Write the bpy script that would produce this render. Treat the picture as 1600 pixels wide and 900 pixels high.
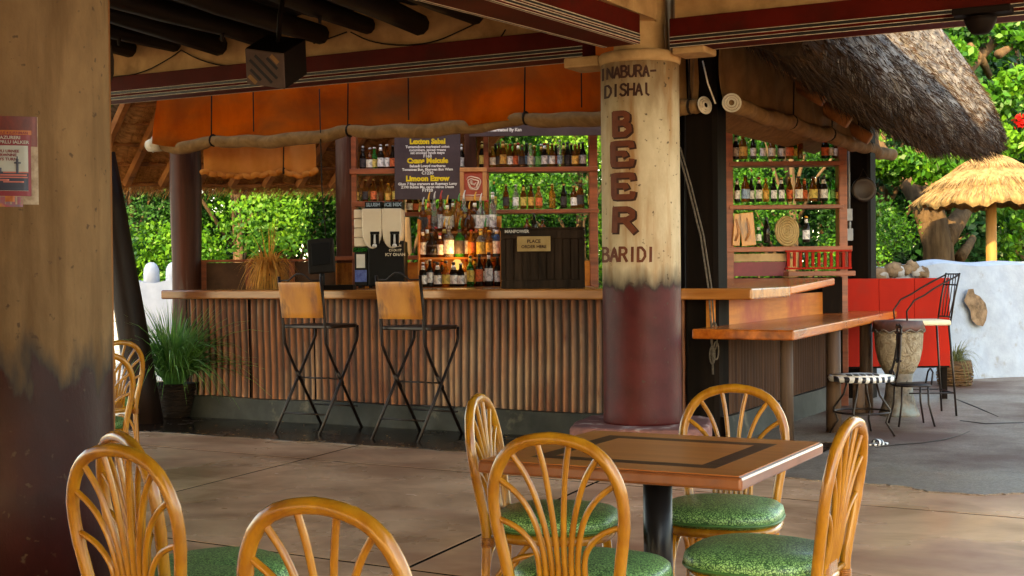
import bpy, math, random
import numpy as np
from mathutils import Vector, Matrix
from math import radians as R_, sin, cos, pi
rnd = random.Random(7)
S = bpy.context.scene
for o in list(bpy.data.objects): bpy.data.objects.remove(o)
COL = S.collection

# ------------------------------------------------------------------ camera, sky, sun, exposure
FPX, EYE = 2100.0, 1.38
ROLL, PITCH = R_(.573), math.atan(25/2100)
Fh = Vector((-.4741, .8805, 0)); Rh = Vector((.8805, .4741, 0)); Zh = Vector((0, 0, 1))
CAMROT = math.atan2(.4741, .8805)                       # the heading of the camera (28.3 degrees)
fw = cos(PITCH)*Fh - sin(PITCH)*Zh; up0 = sin(PITCH)*Fh + cos(PITCH)*Zh
RR = cos(ROLL)*Rh - sin(ROLL)*up0; UU = cos(ROLL)*up0 + sin(ROLL)*Rh
cam = bpy.data.cameras.new('camera'); camo = bpy.data.objects.new('camera', cam); COL.objects.link(camo)
cam.sensor_width = 36; cam.lens = FPX/1600*36; cam.clip_start = .05; cam.clip_end = 2000
M4 = Matrix((RR, UU, -fw)).transposed().to_4x4(); M4.translation = Vector((0, 0, EYE)); camo.matrix_world = M4
S.camera = camo

SUN = Vector((.16, -1, .58)).normalized()              # towards the sun: low, behind the camera
w = bpy.data.worlds.new('World'); S.world = w; w.use_nodes = True
nt = w.node_tree; sky = nt.nodes.new('ShaderNodeTexSky'); sky.sky_type = 'NISHITA'; sky.sun_disc = False
sky.sun_elevation = math.asin(SUN.z); sky.sun_rotation = math.atan2(SUN.x, SUN.y)
bg = nt.nodes['Background']; bg.inputs[1].default_value = .15
nt.links.new(sky.outputs[0], bg.inputs[0])
sl = bpy.data.lights.new('sun', 'SUN'); sl.energy = 2.0; sl.angle = R_(.5); sl.color = (1, .77, .44)
so = bpy.data.objects.new('sun', sl); COL.objects.link(so); so.rotation_euler = SUN.to_track_quat('Z', 'Y').to_euler()
S.view_settings.view_transform = 'Standard'; S.view_settings.look = 'None'
S.view_settings.exposure = 2.95; S.view_settings.gamma = 1
S.view_settings.use_white_balance = True; S.view_settings.white_balance_temperature = 8800
S.render.engine = 'CYCLES'
S.cycles.use_denoising = True; S.cycles.max_bounces = 8; S.cycles.diffuse_bounces = 5; S.cycles.transparent_max_bounces = 12
S.cycles.sample_clamp_indirect = 6; S.cycles.caustics_reflective = False; S.cycles.caustics_refractive = False

# ------------------------------------------------------------------ points in the place
def ray(x, y): return fw + RR*((x-800)/FPX) - UU*((y-450)/FPX)
CP = Vector((0, 0, EYE))
def WZ(x, y, z=0): d = ray(x, y); return CP + d*((z-EYE)/d.z)
def WY(x, y, Y): d = ray(x, y); return CP + d*(Y/d.y)
def WX(x, y, X): d = ray(x, y); return CP + d*(X/d.x)
def WF(x, y, D): d = ray(x, y); return CP + d*(D/d.dot(Fh))
def K(p): return Vector((p.dot(Rh), p.dot(Fh), p.z))    # world -> (right, forward, up) of the camera heading
def KF(x, y, D): return K(WF(x, y, D))
def UNK(p): return Rh*p[0] + Fh*p[1] + Zh*p[2]

# ------------------------------------------------------------------ mesh builder
OFF = {}
class MB:
    def __init__(s): s.v = []; s.f = []; s.sm = []
    def add(s, vs, fs, smooth=False):
        b = len(s.v); s.v += [tuple(q) for q in vs]; s.f += [tuple(i+b for i in q) for q in fs]; s.sm += [smooth]*len(fs); return s
    def box(s, c, d, rot=None):
        c = Vector(c); vs = []
        for z in (-.5, .5):
            for x, y in ((-.5, -.5), (.5, -.5), (.5, .5), (-.5, .5)):
                q = Vector((x*d[0], y*d[1], z*d[2]))
                if rot is not None: q = rot @ q
                vs.append(c+q)
        return s.add(vs, [(3,2,1,0),(4,5,6,7),(0,1,5,4),(1,2,6,5),(2,3,7,6),(3,0,4,7)])
    def bx(s, x0, x1, y0, y1, z0, z1): return s.box(((x0+x1)/2,(y0+y1)/2,(z0+z1)/2), (x1-x0,y1-y0,z1-z0))
    def prism(s, poly, z0, z1):                         # poly of (x, y), counter-clockwise
        n = len(poly); vs = [(x,y,z0) for x,y in poly]+[(x,y,z1) for x,y in poly]
        return s.add(vs, [tuple(range(n-1,-1,-1)), tuple(range(n,2*n))]+[(i,(i+1)%n,(i+1)%n+n,i+n) for i in range(n)])
    def slab(s, top, off):                              # any planar polygon pushed along off
        n = len(top); top = [Vector(q) for q in top]; off = Vector(off)
        return s.add(top+[q+off for q in top], [tuple(range(n)), tuple(range(2*n-1,n-1,-1))]+[(i,i+n,(i+1)%n+n,(i+1)%n) for i in range(n)])
    def tube(s, pts, r, n=8, cap=True, smooth=True, closed=False, flat=1.0):
        pts = [Vector(p) for p in pts]; m = len(pts)
        rs = r if isinstance(r, (list, tuple)) else [r]*m
        vs = []; prev = None
        for i, p in enumerate(pts):
            if closed: t = pts[(i+1)%m]-pts[i-1]
            else: t = pts[min(i+1,m-1)]-pts[max(i-1,0)]
            t = t.normalized() if t.length > 1e-9 else Vector((0,0,1))
            if prev is None:
                a = t.orthogonal().normalized()
                if abs(t.z) > .9: a = (Vector((1,0,0))-t*t.x).normalized()
            else: a = (prev-t*prev.dot(t)).normalized()
            prev = a; b = t.cross(a)
            for k in range(n):
                g = 2*pi*k/n; vs.append(p+(a*cos(g)+b*sin(g)*flat)*rs[i])
        fs = []
        for i in range(m if closed else m-1):
            j = (i+1)%m
            for k in range(n): fs.append((i*n+k, i*n+(k+1)%n, j*n+(k+1)%n, j*n+k))
        if cap and not closed: fs += [tuple(range(n-1,-1,-1)), tuple(range((m-1)*n, m*n))]
        return s.add(vs, fs, smooth)
    def lathe(s, prof, n=16, c=(0,0,0), smooth=True, sx=1, sy=1, a0=0, a1=2*pi):
        full = abs(a1-a0-2*pi) < 1e-6; m = n if full else n+1; vs = []
        for r, z in prof:
            for k in range(m):
                g = a0+(a1-a0)*k/n; vs.append((c[0]+r*cos(g)*sx, c[1]+r*sin(g)*sy, c[2]+z))
        fs = []
        for i in range(len(prof)-1):
            for k in range(n):
                k2 = (k+1)%m if full else k+1
                fs.append((i*m+k, i*m+k2, (i+1)*m+k2, (i+1)*m+k))
        if full:
            if prof[0][0] > 1e-4: fs.append(tuple(range(m-1,-1,-1)))
            if prof[-1][0] > 1e-4: fs.append(tuple(range((len(prof)-1)*m, len(prof)*m)))
        return s.add(vs, fs, smooth)
    def grid(s, fn, nu, nv, smooth=True):
        vs = [fn(i/nu, j/nv) for j in range(nv+1) for i in range(nu+1)]; m = nu+1
        return s.add(vs, [(j*m+i, j*m+i+1, (j+1)*m+i+1, (j+1)*m+i) for j in range(nv) for i in range(nu)], smooth)
    def ribbon(s, pts, wd, side):                       # a flat blade
        vs = []; n = len(pts)
        for i, p in enumerate(pts):
            k = wd*(1-.92*(i/(n-1))**1.5); vs += [Vector(p)-side*k, Vector(p)+side*k]
        return s.add(vs, [(2*i,2*i+1,2*i+3,2*i+2) for i in range(n-1)], True)
    def mapped(s, fn): s.v = [tuple(fn(Vector(q))) for q in s.v]; return s
    def build(s, name, m, parent=None, bevel=0, solid=0, subs=0):
        me = bpy.data.meshes.new(name); off = OFF.get(parent.name) if parent is not None else None
        vs = [tuple(Vector(q)-off) for q in s.v] if off is not None else s.v
        me.from_pydata(vs, [], s.f); me.polygons.foreach_set('use_smooth', s.sm); me.materials.append(m)
        o = bpy.data.objects.new(name, me); COL.objects.link(o)
        if parent is not None:
            o.parent = parent
            if off is not None: OFF[o.name] = off
        if solid: q = o.modifiers.new('solid', 'SOLIDIFY'); q.thickness = solid; q.offset = 0
        if bevel: q = o.modifiers.new('bevel', 'BEVEL'); q.width = bevel; q.segments = 2; q.limit_method = 'ANGLE'; q.angle_limit = R_(50)
        if subs: q = o.modifiers.new('subs', 'SUBSURF'); q.levels = q.render_levels = subs
        return o
def thing(name, label, cat, loc=(0,0,0), rz=0, group=None):
    o = bpy.data.objects.new(name, None); COL.objects.link(o); o.empty_display_size = .1
    o.location = loc; o.rotation_euler = (0,0,rz); o['label'] = label; o['category'] = cat
    if group: o['group'] = group
    return o
def wthing(name, label, cat, loc, group=None):          # parts given in world coordinates
    o = thing(name, label, cat, loc, 0, group); OFF[o.name] = Vector(loc); return o
def cthing(name, label, cat, at, group=None):           # parts given in (right, forward, up), facing along the camera heading
    o = thing(name, label, cat, UNK(at), CAMROT, group); OFF[o.name] = Vector(at); return o
def tag(o, label, cat, group=None):
    o['label'] = label; o['category'] = cat
    if group: o['group'] = group
    return o
def struct(o): o['kind'] = 'structure'; return o
def dup(root, loc, rz, label, group=None):
    r = root.copy(); COL.objects.link(r); r.location = loc; r.rotation_euler = (0,0,rz); r['label'] = label
    if group: r['group'] = group
    for ch in list(root.children):
        c = ch.copy(); COL.objects.link(c); c.parent = r
        for g in ch.children: d = g.copy(); COL.objects.link(d); d.parent = c
    return r
TXT = {}
def text_mesh(body, size, ext=.001, bold=0, align='CENTER', key=None):
    cu = bpy.data.curves.new('lettering', 'FONT'); cu.body = body; cu.size = size; cu.extrude = ext; cu.offset = bold
    cu.align_x = align; cu.resolution_u = 2
    t = bpy.data.objects.new('lettering', cu); COL.objects.link(t)
    dg = bpy.context.evaluated_depsgraph_get(); me = bpy.data.meshes.new_from_object(t.evaluated_get(dg))
    vs = [Vector(q.co) for q in me.vertices]; fs = [tuple(p.vertices) for p in me.polygons]
    bpy.data.objects.remove(t); bpy.data.curves.remove(cu); bpy.data.meshes.remove(me)
    return vs, fs
def text(mb, body, size, at, xd, yd, ext=.001, bold=0, align='CENTER'):
    vs, fs = text_mesh(body, size, ext, bold, align); xd = Vector(xd); yd = Vector(yd); n = xd.cross(yd); at = Vector(at)
    return mb.add([at+xd*q.x+yd*q.y+n*q.z for q in vs], fs)

# ------------------------------------------------------------------ materials
def mat(name, c1, c2=None, sc=(6,6,6), rough=.6, bump=.2, det=6, c3=None, sc3=1.5, lo=.35, hi=.65, c3lo=.5, c3hi=.7,
        metal=0, coat=0, trans=0, rough_var=0, transl=0, ior=1.45, bump_d=.01, alpha_fac=None, distort=0, spec=None):
    m = bpy.data.materials.new(name); m.use_nodes = True; N = m.node_tree.nodes; L = m.node_tree.links
    p = N['Principled BSDF']; p.inputs['Roughness'].default_value = rough; p.inputs['Metallic'].default_value = metal
    p.inputs['Coat Weight'].default_value = coat; p.inputs['Coat Roughness'].default_value = .12
    p.inputs['Transmission Weight'].default_value = trans; p.inputs['IOR'].default_value = ior
    if spec is None and rough > .5: spec = .22
    if spec is not None: p.inputs['Specular IOR Level'].default_value = spec
    if c2 is None: c2 = tuple(x*.75 for x in c1)
    tc = N.new('ShaderNodeTexCoord'); mp = N.new('ShaderNodeMapping'); mp.inputs['Scale'].default_value = sc
    L.new(tc.outputs['Object'], mp.inputs[0])
    no = N.new('ShaderNodeTexNoise'); no.inputs['Scale'].default_value = 1; no.inputs['Detail'].default_value = det
    no.inputs['Roughness'].default_value = .62; no.inputs['Distortion'].default_value = distort; L.new(mp.outputs[0], no.inputs[0])
    cr = N.new('ShaderNodeValToRGB'); cr.color_ramp.elements[0].position = lo; cr.color_ramp.elements[1].position = hi
    cr.color_ramp.elements[0].color = (*c2,1); cr.color_ramp.elements[1].color = (*c1,1); L.new(no.outputs[0], cr.inputs[0])
    out = cr.outputs[0]
    if c3 is not None:
        n3 = N.new('ShaderNodeTexNoise'); n3.inputs['Detail'].default_value = 5; n3.inputs['Roughness'].default_value = .6
        if isinstance(sc3, tuple):
            m3 = N.new('ShaderNodeMapping'); m3.inputs['Scale'].default_value = sc3; L.new(tc.outputs['Object'], m3.inputs[0]); L.new(m3.outputs[0], n3.inputs[0]); n3.inputs['Scale'].default_value = 1
        else: L.new(tc.outputs['Object'], n3.inputs[0]); n3.inputs['Scale'].default_value = sc3
        mr = N.new('ShaderNodeMapRange'); mr.inputs[1].default_value = c3lo; mr.inputs[2].default_value = c3hi; L.new(n3.outputs[0], mr.inputs[0])
        mx = N.new('ShaderNodeMix'); mx.data_type = 'RGBA'; L.new(mr.outputs[0], mx.inputs[0]); L.new(out, mx.inputs[6]); mx.inputs[7].default_value = (*c3,1); out = mx.outputs[2]
        if rough_var:
            m2 = N.new('ShaderNodeMapRange'); m2.inputs[1].default_value = .3; m2.inputs[2].default_value = .7
            m2.inputs[3].default_value = rough-rough_var; m2.inputs[4].default_value = rough+rough_var; L.new(n3.outputs[0], m2.inputs[0]); L.new(m2.outputs[0], p.inputs['Roughness'])
    L.new(out, p.inputs['Base Color'])
    if bump:
        b = N.new('ShaderNodeBump'); b.inputs['Strength'].default_value = bump; b.inputs['Distance'].default_value = bump_d
        L.new(no.outputs[0], b.inputs['Height']); L.new(b.outputs[0], p.inputs['Normal'])
    if transl:
        t = N.new('ShaderNodeBsdfTranslucent'); L.new(out, t.inputs[0]); ms = N.new('ShaderNodeMixShader'); ms.inputs[0].default_value = transl
        L.new(p.outputs[0], ms.inputs[1]); L.new(t.outputs[0], ms.inputs[2]); L.new(ms.outputs[0], N['Material Output'].inputs[0])
    m['out'] = 0
    return m
def nodes(m): return m.node_tree.nodes, m.node_tree.links, m.node_tree.nodes['Principled BSDF']

m_floor = mat('concrete', (.80,.48,.29), (.38,.205,.115), (1.3,1.7,1), .30, .5, 11, c3=(.33,.125,.065), sc3=.6, c3lo=.47, c3hi=.70, rough_var=.2, bump_d=.006, distort=.6, spec=.3)
m_joint = mat('joint_dirt', (.012,.009,.007), rough=.95, bump=0, spec=0)
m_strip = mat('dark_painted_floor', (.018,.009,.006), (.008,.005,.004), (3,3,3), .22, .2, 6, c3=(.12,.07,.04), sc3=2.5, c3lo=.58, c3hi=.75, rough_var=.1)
m_asph = mat('asphalt', (.27,.21,.155), (.095,.070,.050), (55,55,55), .5, .5, 5, c3=(.085,.032,.013), sc3=.5, c3lo=.44, c3hi=.58, rough_var=.22, bump_d=.012)
m_dirt = mat('dry_dirt', (.30,.21,.13), (.17,.11,.06), (3,3,3), .9, .4)
m_red = mat('red_beam_paint', (.095,.007,.004), (.055,.004,.002), (2,2,2), .6, .1, spec=.12, c3=(.04,.008,.005), sc3=3, c3lo=.55, c3hi=.8)
m_white = mat('white_paint_line', (.72,.66,.55), (.5,.44,.35), (20,20,20), .6, 0)
m_black = mat('black_paint', (.012,.011,.010), rough=.5, bump=0)
m_plas = mat('pale_plaster', (.56,.37,.19), (.40,.25,.12), (5,5,5), .85, .35, 8, c3=(.20,.115,.055), sc3=2.2, c3lo=.55, c3hi=.75, bump_d=.012)
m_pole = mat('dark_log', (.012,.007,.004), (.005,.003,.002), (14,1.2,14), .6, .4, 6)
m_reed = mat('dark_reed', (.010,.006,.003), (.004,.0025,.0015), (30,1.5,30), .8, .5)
m_post = mat('post_wood', (.095,.024,.010), (.030,.009,.004), (9,9,.55), .55, .45, 8, c3=(.17,.13,.10), sc3=(4,4,.4), c3lo=.56, c3hi=.72, bump_d=.015)
m_dpost = mat('dark_post_wood', (.009,.005,.003), (.004,.0025,.0015), (9,9,.6), .7, .4, 8, spec=.06, c3=(.022,.014,.008), sc3=(3,3,.5), c3lo=.58, c3hi=.75, bump_d=.012)
m_shelf = mat('shelf_wood', (.34,.085,.030), (.15,.036,.013), (1.5,14,14), .42, .3, 7)
m_varn = mat('varnished_wood', (.50,.19,.045), (.27,.085,.018), (.8,11,11), .22, .12, 7, coat=.5, c3=(.17,.045,.012), sc3=(.5,3,3), c3lo=.5, c3hi=.68)
m_varny = mat('varnished_wood_long', (.62,.165,.024), (.34,.070,.010), (11,.8,11), .26, .12, 7, spec=.4, coat=.25, c3=(.10,.028,.010), sc3=(3,.5,3), c3lo=.5, c3hi=.68)
m_opanel = mat('orange_wood_panel', (.60,.20,.030), (.36,.10,.014), (8,.7,9), .5, .15, 7, spec=.2, c3=(.33,.045,.012), sc3=1.2, c3lo=.5, c3hi=.66)
m_corr = mat('rusty_corrugated_iron', (.33,.120,.048), (.10,.024,.010), (7,7,1.6), .42, .6, 9, c3=(.34,.20,.115), sc3=(1.6,1.6,.8), c3lo=.5, c3hi=.66, metal=.35)
m_corr2 = mat('dark_corrugated_iron', (.075,.032,.015), (.032,.013,.006), (7,7,.7), .65, .3, 8)  # darker brown iron for the wing
m_glog = mat('grey_brown_log', (.13,.075,.045), (.045,.025,.015), (10,10,.7), .6, .5, 8)
m_kick = mat('grey_cement_kick', (.040,.043,.038), (.016,.019,.016), (4,4,4), .6, .4, 8, c3=(.16,.14,.10), sc3=3, c3lo=.6, c3hi=.75)
m_canvas = mat('orange_canvas', (.88,.23,.020), (.60,.12,.011), (2.2,2.2,1.4), .9, .7, 8, bump_d=.05, distort=.6, transl=.62, spec=.1, c3=(.34,.13,.04), sc3=(.6,.6,1.3), c3lo=.45, c3hi=.72)
m_canvas2 = mat('faded_orange_canvas', (.78,.34,.09), (.64,.25,.055), (3,3,3), .9, .15, transl=.4, spec=.1)
m_khaki = mat('khaki_canvas', (.30,.17,.075), (.20,.11,.045), (5,5,5), .85, .25, 6, transl=.2)
m_roll = mat('tan_canvas_roll', (.29,.17,.075), (.18,.10,.042), (9,9,9), .9, .4, 7, distort=.8, bump_d=.02)
m_pale = mat('pale_cloth', (.72,.66,.55), (.5,.45,.36), (8,8,8), .8, .2)
m_cord = mat('dark_cord', (.02,.014,.010), rough=.8, bump=0)
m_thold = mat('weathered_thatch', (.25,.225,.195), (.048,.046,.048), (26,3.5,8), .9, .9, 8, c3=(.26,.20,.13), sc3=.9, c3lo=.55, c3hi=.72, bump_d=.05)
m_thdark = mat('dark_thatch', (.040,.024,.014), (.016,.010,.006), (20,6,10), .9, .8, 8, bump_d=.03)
m_thgold = mat('golden_thatch', (.32,.215,.10), (.15,.098,.043), (14,14,4), .9, .8, 8, bump_d=.03)
m_thin = mat('thatch_underside', (.74,.38,.13), (.36,.15,.045), (30,3,30), .85, .6, 8, bump_d=.03, transl=.12)
m_straw = mat('straw', (.33,.235,.12), (.16,.108,.055), (5,5,5), .8, 0)
m_strawd = mat('dark_straw', (.060,.032,.016), (.022,.012,.007), (5,5,5), .8, 0)
m_raft = mat('rafter_wood', (.55,.24,.075), (.28,.10,.030), (6,6,6), .6, .3, c3=(.1,.035,.015), sc3=3)
m_ratt = mat('rattan', (.44,.19,.016), (.30,.108,.009), (22,22,5), .27, .10, 6, coat=.3, c3=(.27,.078,.008), sc3=7, c3lo=.55, c3hi=.8)
m_bind = mat('cane_binding', (.36,.13,.018), (.20,.065,.009), (60,60,60), .4, .2)
m_pipe = mat('green_piping', (.07,.19,.05), (.04,.12,.03), rough=.45, bump=0)
m_table = mat('table_veneer', (.52,.170,.040), (.40,.115,.024), (1.2,14,14), .36, .06, 7, spec=.3, coat=.08)
m_inlay = mat('dark_inlay', (.085,.034,.015), (.025,.010,.005), (12,60,12), .42, .1, 5, spec=.2)
m_tedge = mat('table_edge', (.27,.085,.028), (.19,.055,.018), (10,10,2), .3, .05, coat=.3)
m_blk = mat('black_metal', (.006,.006,.008), rough=.35, bump=.03, spec=.3)
m_iron = mat('dark_iron', (.010,.007,.006), (.026,.011,.006), (30,30,30), .42, .15, metal=.3, lo=.3, hi=.6)
m_sback = mat('worn_orange_wood', (.62,.25,.034), (.40,.125,.015), (6,6,1.5), .38, .2, 8, c3=(.13,.05,.018), sc3=(7,7,2.4), c3lo=.55, c3hi=.7, coat=.25)
m_sseat = mat('dark_seat_wood', (.030,.014,.008), (.014,.007,.004), (3,14,14), .4, .2)
m_crate = mat('dark_weathered_board', (.050,.030,.019), (.012,.008,.005), (12,12,1), .75, .5, 8, spec=.15)
m_tanpl = mat('tan_plaque', (.50,.36,.17), (.38,.25,.10), (6,6,6), .6, .1)
m_chalk = mat('chalkboard', (.075,.052,.055), (.052,.036,.038), (5,5,5), .75, .1, c3=(.09,.07,.07), sc3=2.5, c3lo=.6, c3hi=.85)
m_chw = mat('white_chalk', (.80,.78,.74), rough=.9, bump=0)
m_chy = mat('yellow_chalk', (.75,.55,.04), rough=.9, bump=0)
m_ltr = mat('brown_lettering', (.17,.048,.022), (.12,.03,.014), (14,14,14), .6, .15)
m_ltrd = mat('dark_lettering', (.035,.014,.010), (.06,.02,.012), (14,14,14), .65, .1)
m_frame = mat('picture_frame_wood', (.52,.23,.08), (.36,.14,.045), (9,9,3), .45, .2)
m_redpic = mat('red_print', (.38,.075,.045), (.28,.05,.03), (8,8,8), .7, 0)
m_creampic = mat('cream_print', (.72,.55,.42), rough=.7, bump=0)
m_redp = mat('red_painted_panel', (.42,.012,.003), (.30,.008,.002), (2,2,1), .6, .15, 7, c3=(.27,.02,.01), sc3=2.2, c3lo=.55, c3hi=.75, spec=.15)
m_yel = mat('yellow_post', (.60,.36,.06), (.42,.22,.03), (10,10,1), .6, .2)
m_wall = mat('whitewashed_plaster', (.33,.385,.45), (.27,.32,.38), (6,6,6), .9, .6, 10, c3=(.22,.22,.20), sc3=4.5, c3lo=.58, c3hi=.72, bump_d=.02)
m_wall2 = mat('lit_whitewash', (.46,.50,.55), (.36,.40,.45), (3,3,3), .9, .4, 8, bump_d=.015)  # brighter whitewash copy: strong light on the far wall put into its colour
m_stone = mat('exposed_stone', (.26,.17,.10), (.10,.065,.038), (9,9,9), .9, .6, 8, bump_d=.02)
m_stonew = mat('limewashed_stone', (.36,.36,.36), (.20,.17,.14), (5,5,5), .9, .5)
m_hide = mat('drum_hide', (.44,.36,.25), (.24,.17,.10), (14,14,14), .75, 1.0, 4, distort=2.2, bump_d=.05)
m_rim = mat('drum_rim', (.10,.035,.025), (.05,.02,.014), (20,20,20), .5, .3)
m_carve = mat('painted_drum_foot', (.20,.16,.12), (.055,.045,.035), (8,8,8), .75, .5, c3=(.16,.22,.22), sc3=5)
m_wseat = mat('cream_cushion', (.78,.68,.48), (.66,.55,.36), (4,4,4), .5, .1)
m_bark = mat('bark', (.13,.085,.048), (.05,.032,.018), (10,10,1.5), .9, .8, 8, bump_d=.04)
m_basket = mat('woven_basket', (.16,.085,.035), (.05,.026,.012), (10,10,60), .75, .8, 4, bump_d=.02)
m_dbasket = mat('dark_woven_basket', (.030,.016,.008), (.009,.005,.003), (12,12,60), .7, .8, 4, bump_d=.02)
m_grass = mat('grass_blade', (.15,.36,.07), (.05,.16,.04), (4,4,4), .5, 0, transl=.3, c3=(.34,.46,.22), sc3=3, c3lo=.55, c3hi=.75)
m_dry = mat('dry_grass', (.80,.40,.085), (.48,.18,.03), (7,7,7), .7, 0, transl=.2, c3=(.10,.12,.03), sc3=4, c3lo=.58, c3hi=.75)
m_plastic = mat('cream_plastic', (.80,.70,.56), (.72,.61,.48), (4,4,4), .35, 0)
m_bplast = mat('black_plastic', (.008,.008,.009), rough=.45, bump=0, spec=.15)
m_gplast = mat('dark_grey_plastic', (.016,.013,.012), (.010,.009,.008), (5,5,5), .55, .05, spec=.15)
m_grey = mat('grey_metal_box', (.30,.31,.33), (.24,.25,.27), (9,9,9), .45, .05)
m_blue = mat('blue_print', (.03,.05,.22), (.10,.16,.45), (22,22,22), .4, 0)
m_spk = mat('speaker_grille', (.115,.078,.066), (.085,.058,.05), (9,9,9), .6, .05, spec=.15)
m_spk2 = mat('speaker_cone_board', (.28,.16,.07), (.2,.11,.05), (9,9,9), .6, .1)
m_spkb = mat('speaker_cabinet', (.010,.006,.005), (.007,.005,.004), (6,6,6), .65, .1, spec=.1)
m_flower = mat('red_petal', (.65,.02,.02), (.5,.01,.02), (6,6,6), .6, 0, transl=.3)
m_skyblue = mat('pale_print', (.42,.42,.36), (.33,.34,.30), (6,6,6), .55, 0)
m_sea = mat('dark_blue_print', (.03,.035,.06), (.02,.02,.035), (6,6,6), .5, 0)
m_maroon = mat('maroon_print', (.22,.02,.035), (.15,.015,.02), (6,6,6), .5, 0)
m_oprint = mat('orange_print', (.45,.16,.03), (.30,.07,.02), (20,20,20), .5, 0)
m_pink = mat('pale_red_stripe', (.48,.15,.12), rough=.6, bump=0)
m_zw = mat('white_seat_paint', (.74,.72,.68), rough=.4, bump=0)
m_lab = [mat('paper_label', c, tuple(x*.55 for x in c), (38,38,26), .6, 0, 2, lo=.42, hi=.5) for c in
         ((.78,.72,.58), (.72,.40,.10), (.80,.78,.74), (.70,.16,.06), (.62,.46,.12), (.30,.42,.55), (.06,.05,.05), (.16,.40,.12))]
LABN = ['cream', 'orange', 'white', 'red', 'gold', 'pale blue', 'black', 'green']
def glass(name, c, tr=.75, rough=.06): return mat(name, c, tuple(x*.8 for x in c), (4,4,4), rough, 0, trans=tr, ior=1.25)
GLS = {'brown': glass('brown_glass', (.34,.090,.018)), 'dark': glass('dark_glass', (.022,.016,.010), .35), 'green': glass('green_glass', (.05,.42,.07)),
       'clear': glass('clear_glass', (.80,.80,.76), .85), 'amber': glass('amber_glass', (.80,.30,.05)), 'blue': glass('blue_glass', (.15,.35,.75))}
CAPM = [mat('bottle_cap', c, rough=.35, bump=0) for c in ((.55,.40,.12), (.05,.05,.05), (.5,.04,.03), (.6,.58,.55), (.85,.42,.04), (.05,.35,.10))]

# cushion with a leaf-like print
m_cush = mat('green_print_cushion', (.16,.36,.08), rough=.42, bump=0, coat=.15)
N, L, p = nodes(m_cush); vo = N.new('ShaderNodeTexVoronoi'); vo.feature = 'DISTANCE_TO_EDGE'; vo.inputs['Scale'].default_value = 110
tc = N.new('ShaderNodeTexCoord'); wn_ = N.new('ShaderNodeTexNoise'); wn_.inputs['Scale'].default_value = 38; va = N.new('ShaderNodeVectorMath'); va.operation = 'MULTIPLY_ADD'; va.inputs[1].default_value = (.035,.035,.035)
L.new(tc.outputs['Object'], wn_.inputs[0]); L.new(wn_.outputs['Color'], va.inputs[0]); L.new(tc.outputs['Object'], va.inputs[2]); L.new(va.outputs[0], vo.inputs[0]); cr = N.new('ShaderNodeValToRGB')
cr.color_ramp.elements[0].position = .05; cr.color_ramp.elements[1].position = .22
cr.color_ramp.elements[0].color = (.014,.075,.022,1); cr.color_ramp.elements[1].color = (.27,.52,.18,1)
L.new(vo.outputs[0], cr.inputs[0]); L.new(cr.outputs[0], p.inputs['Base Color'])
bp = N.new('ShaderNodeBump'); bp.inputs['Strength'].default_value = .35; bp.inputs['Distance'].default_value = .004; L.new(vo.outputs[0], bp.inputs['Height']); L.new(bp.outputs[0], p.inputs['Normal'])
# zebra print
m_zeb = mat('zebra_print', (.7,.7,.66), rough=.35, bump=0)
N, L, p = nodes(m_zeb); wv = N.new('ShaderNodeTexWave'); wv.inputs['Scale'].default_value = 5.5; wv.inputs['Distortion'].default_value = 5; wv.inputs['Detail'].default_value = 1
tc = N.new('ShaderNodeTexCoord'); L.new(tc.outputs['Object'], wv.inputs[0]); cr = N.new('ShaderNodeValToRGB'); cr.color_ramp.interpolation = 'CONSTANT'
cr.color_ramp.elements[1].position = .5; cr.color_ramp.elements[0].color = (.015,.015,.02,1); cr.color_ramp.elements[1].color = (.74,.73,.70,1)
L.new(wv.outputs[0], cr.inputs[0]); L.new(cr.outputs[0], p.inputs['Base Color'])

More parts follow.
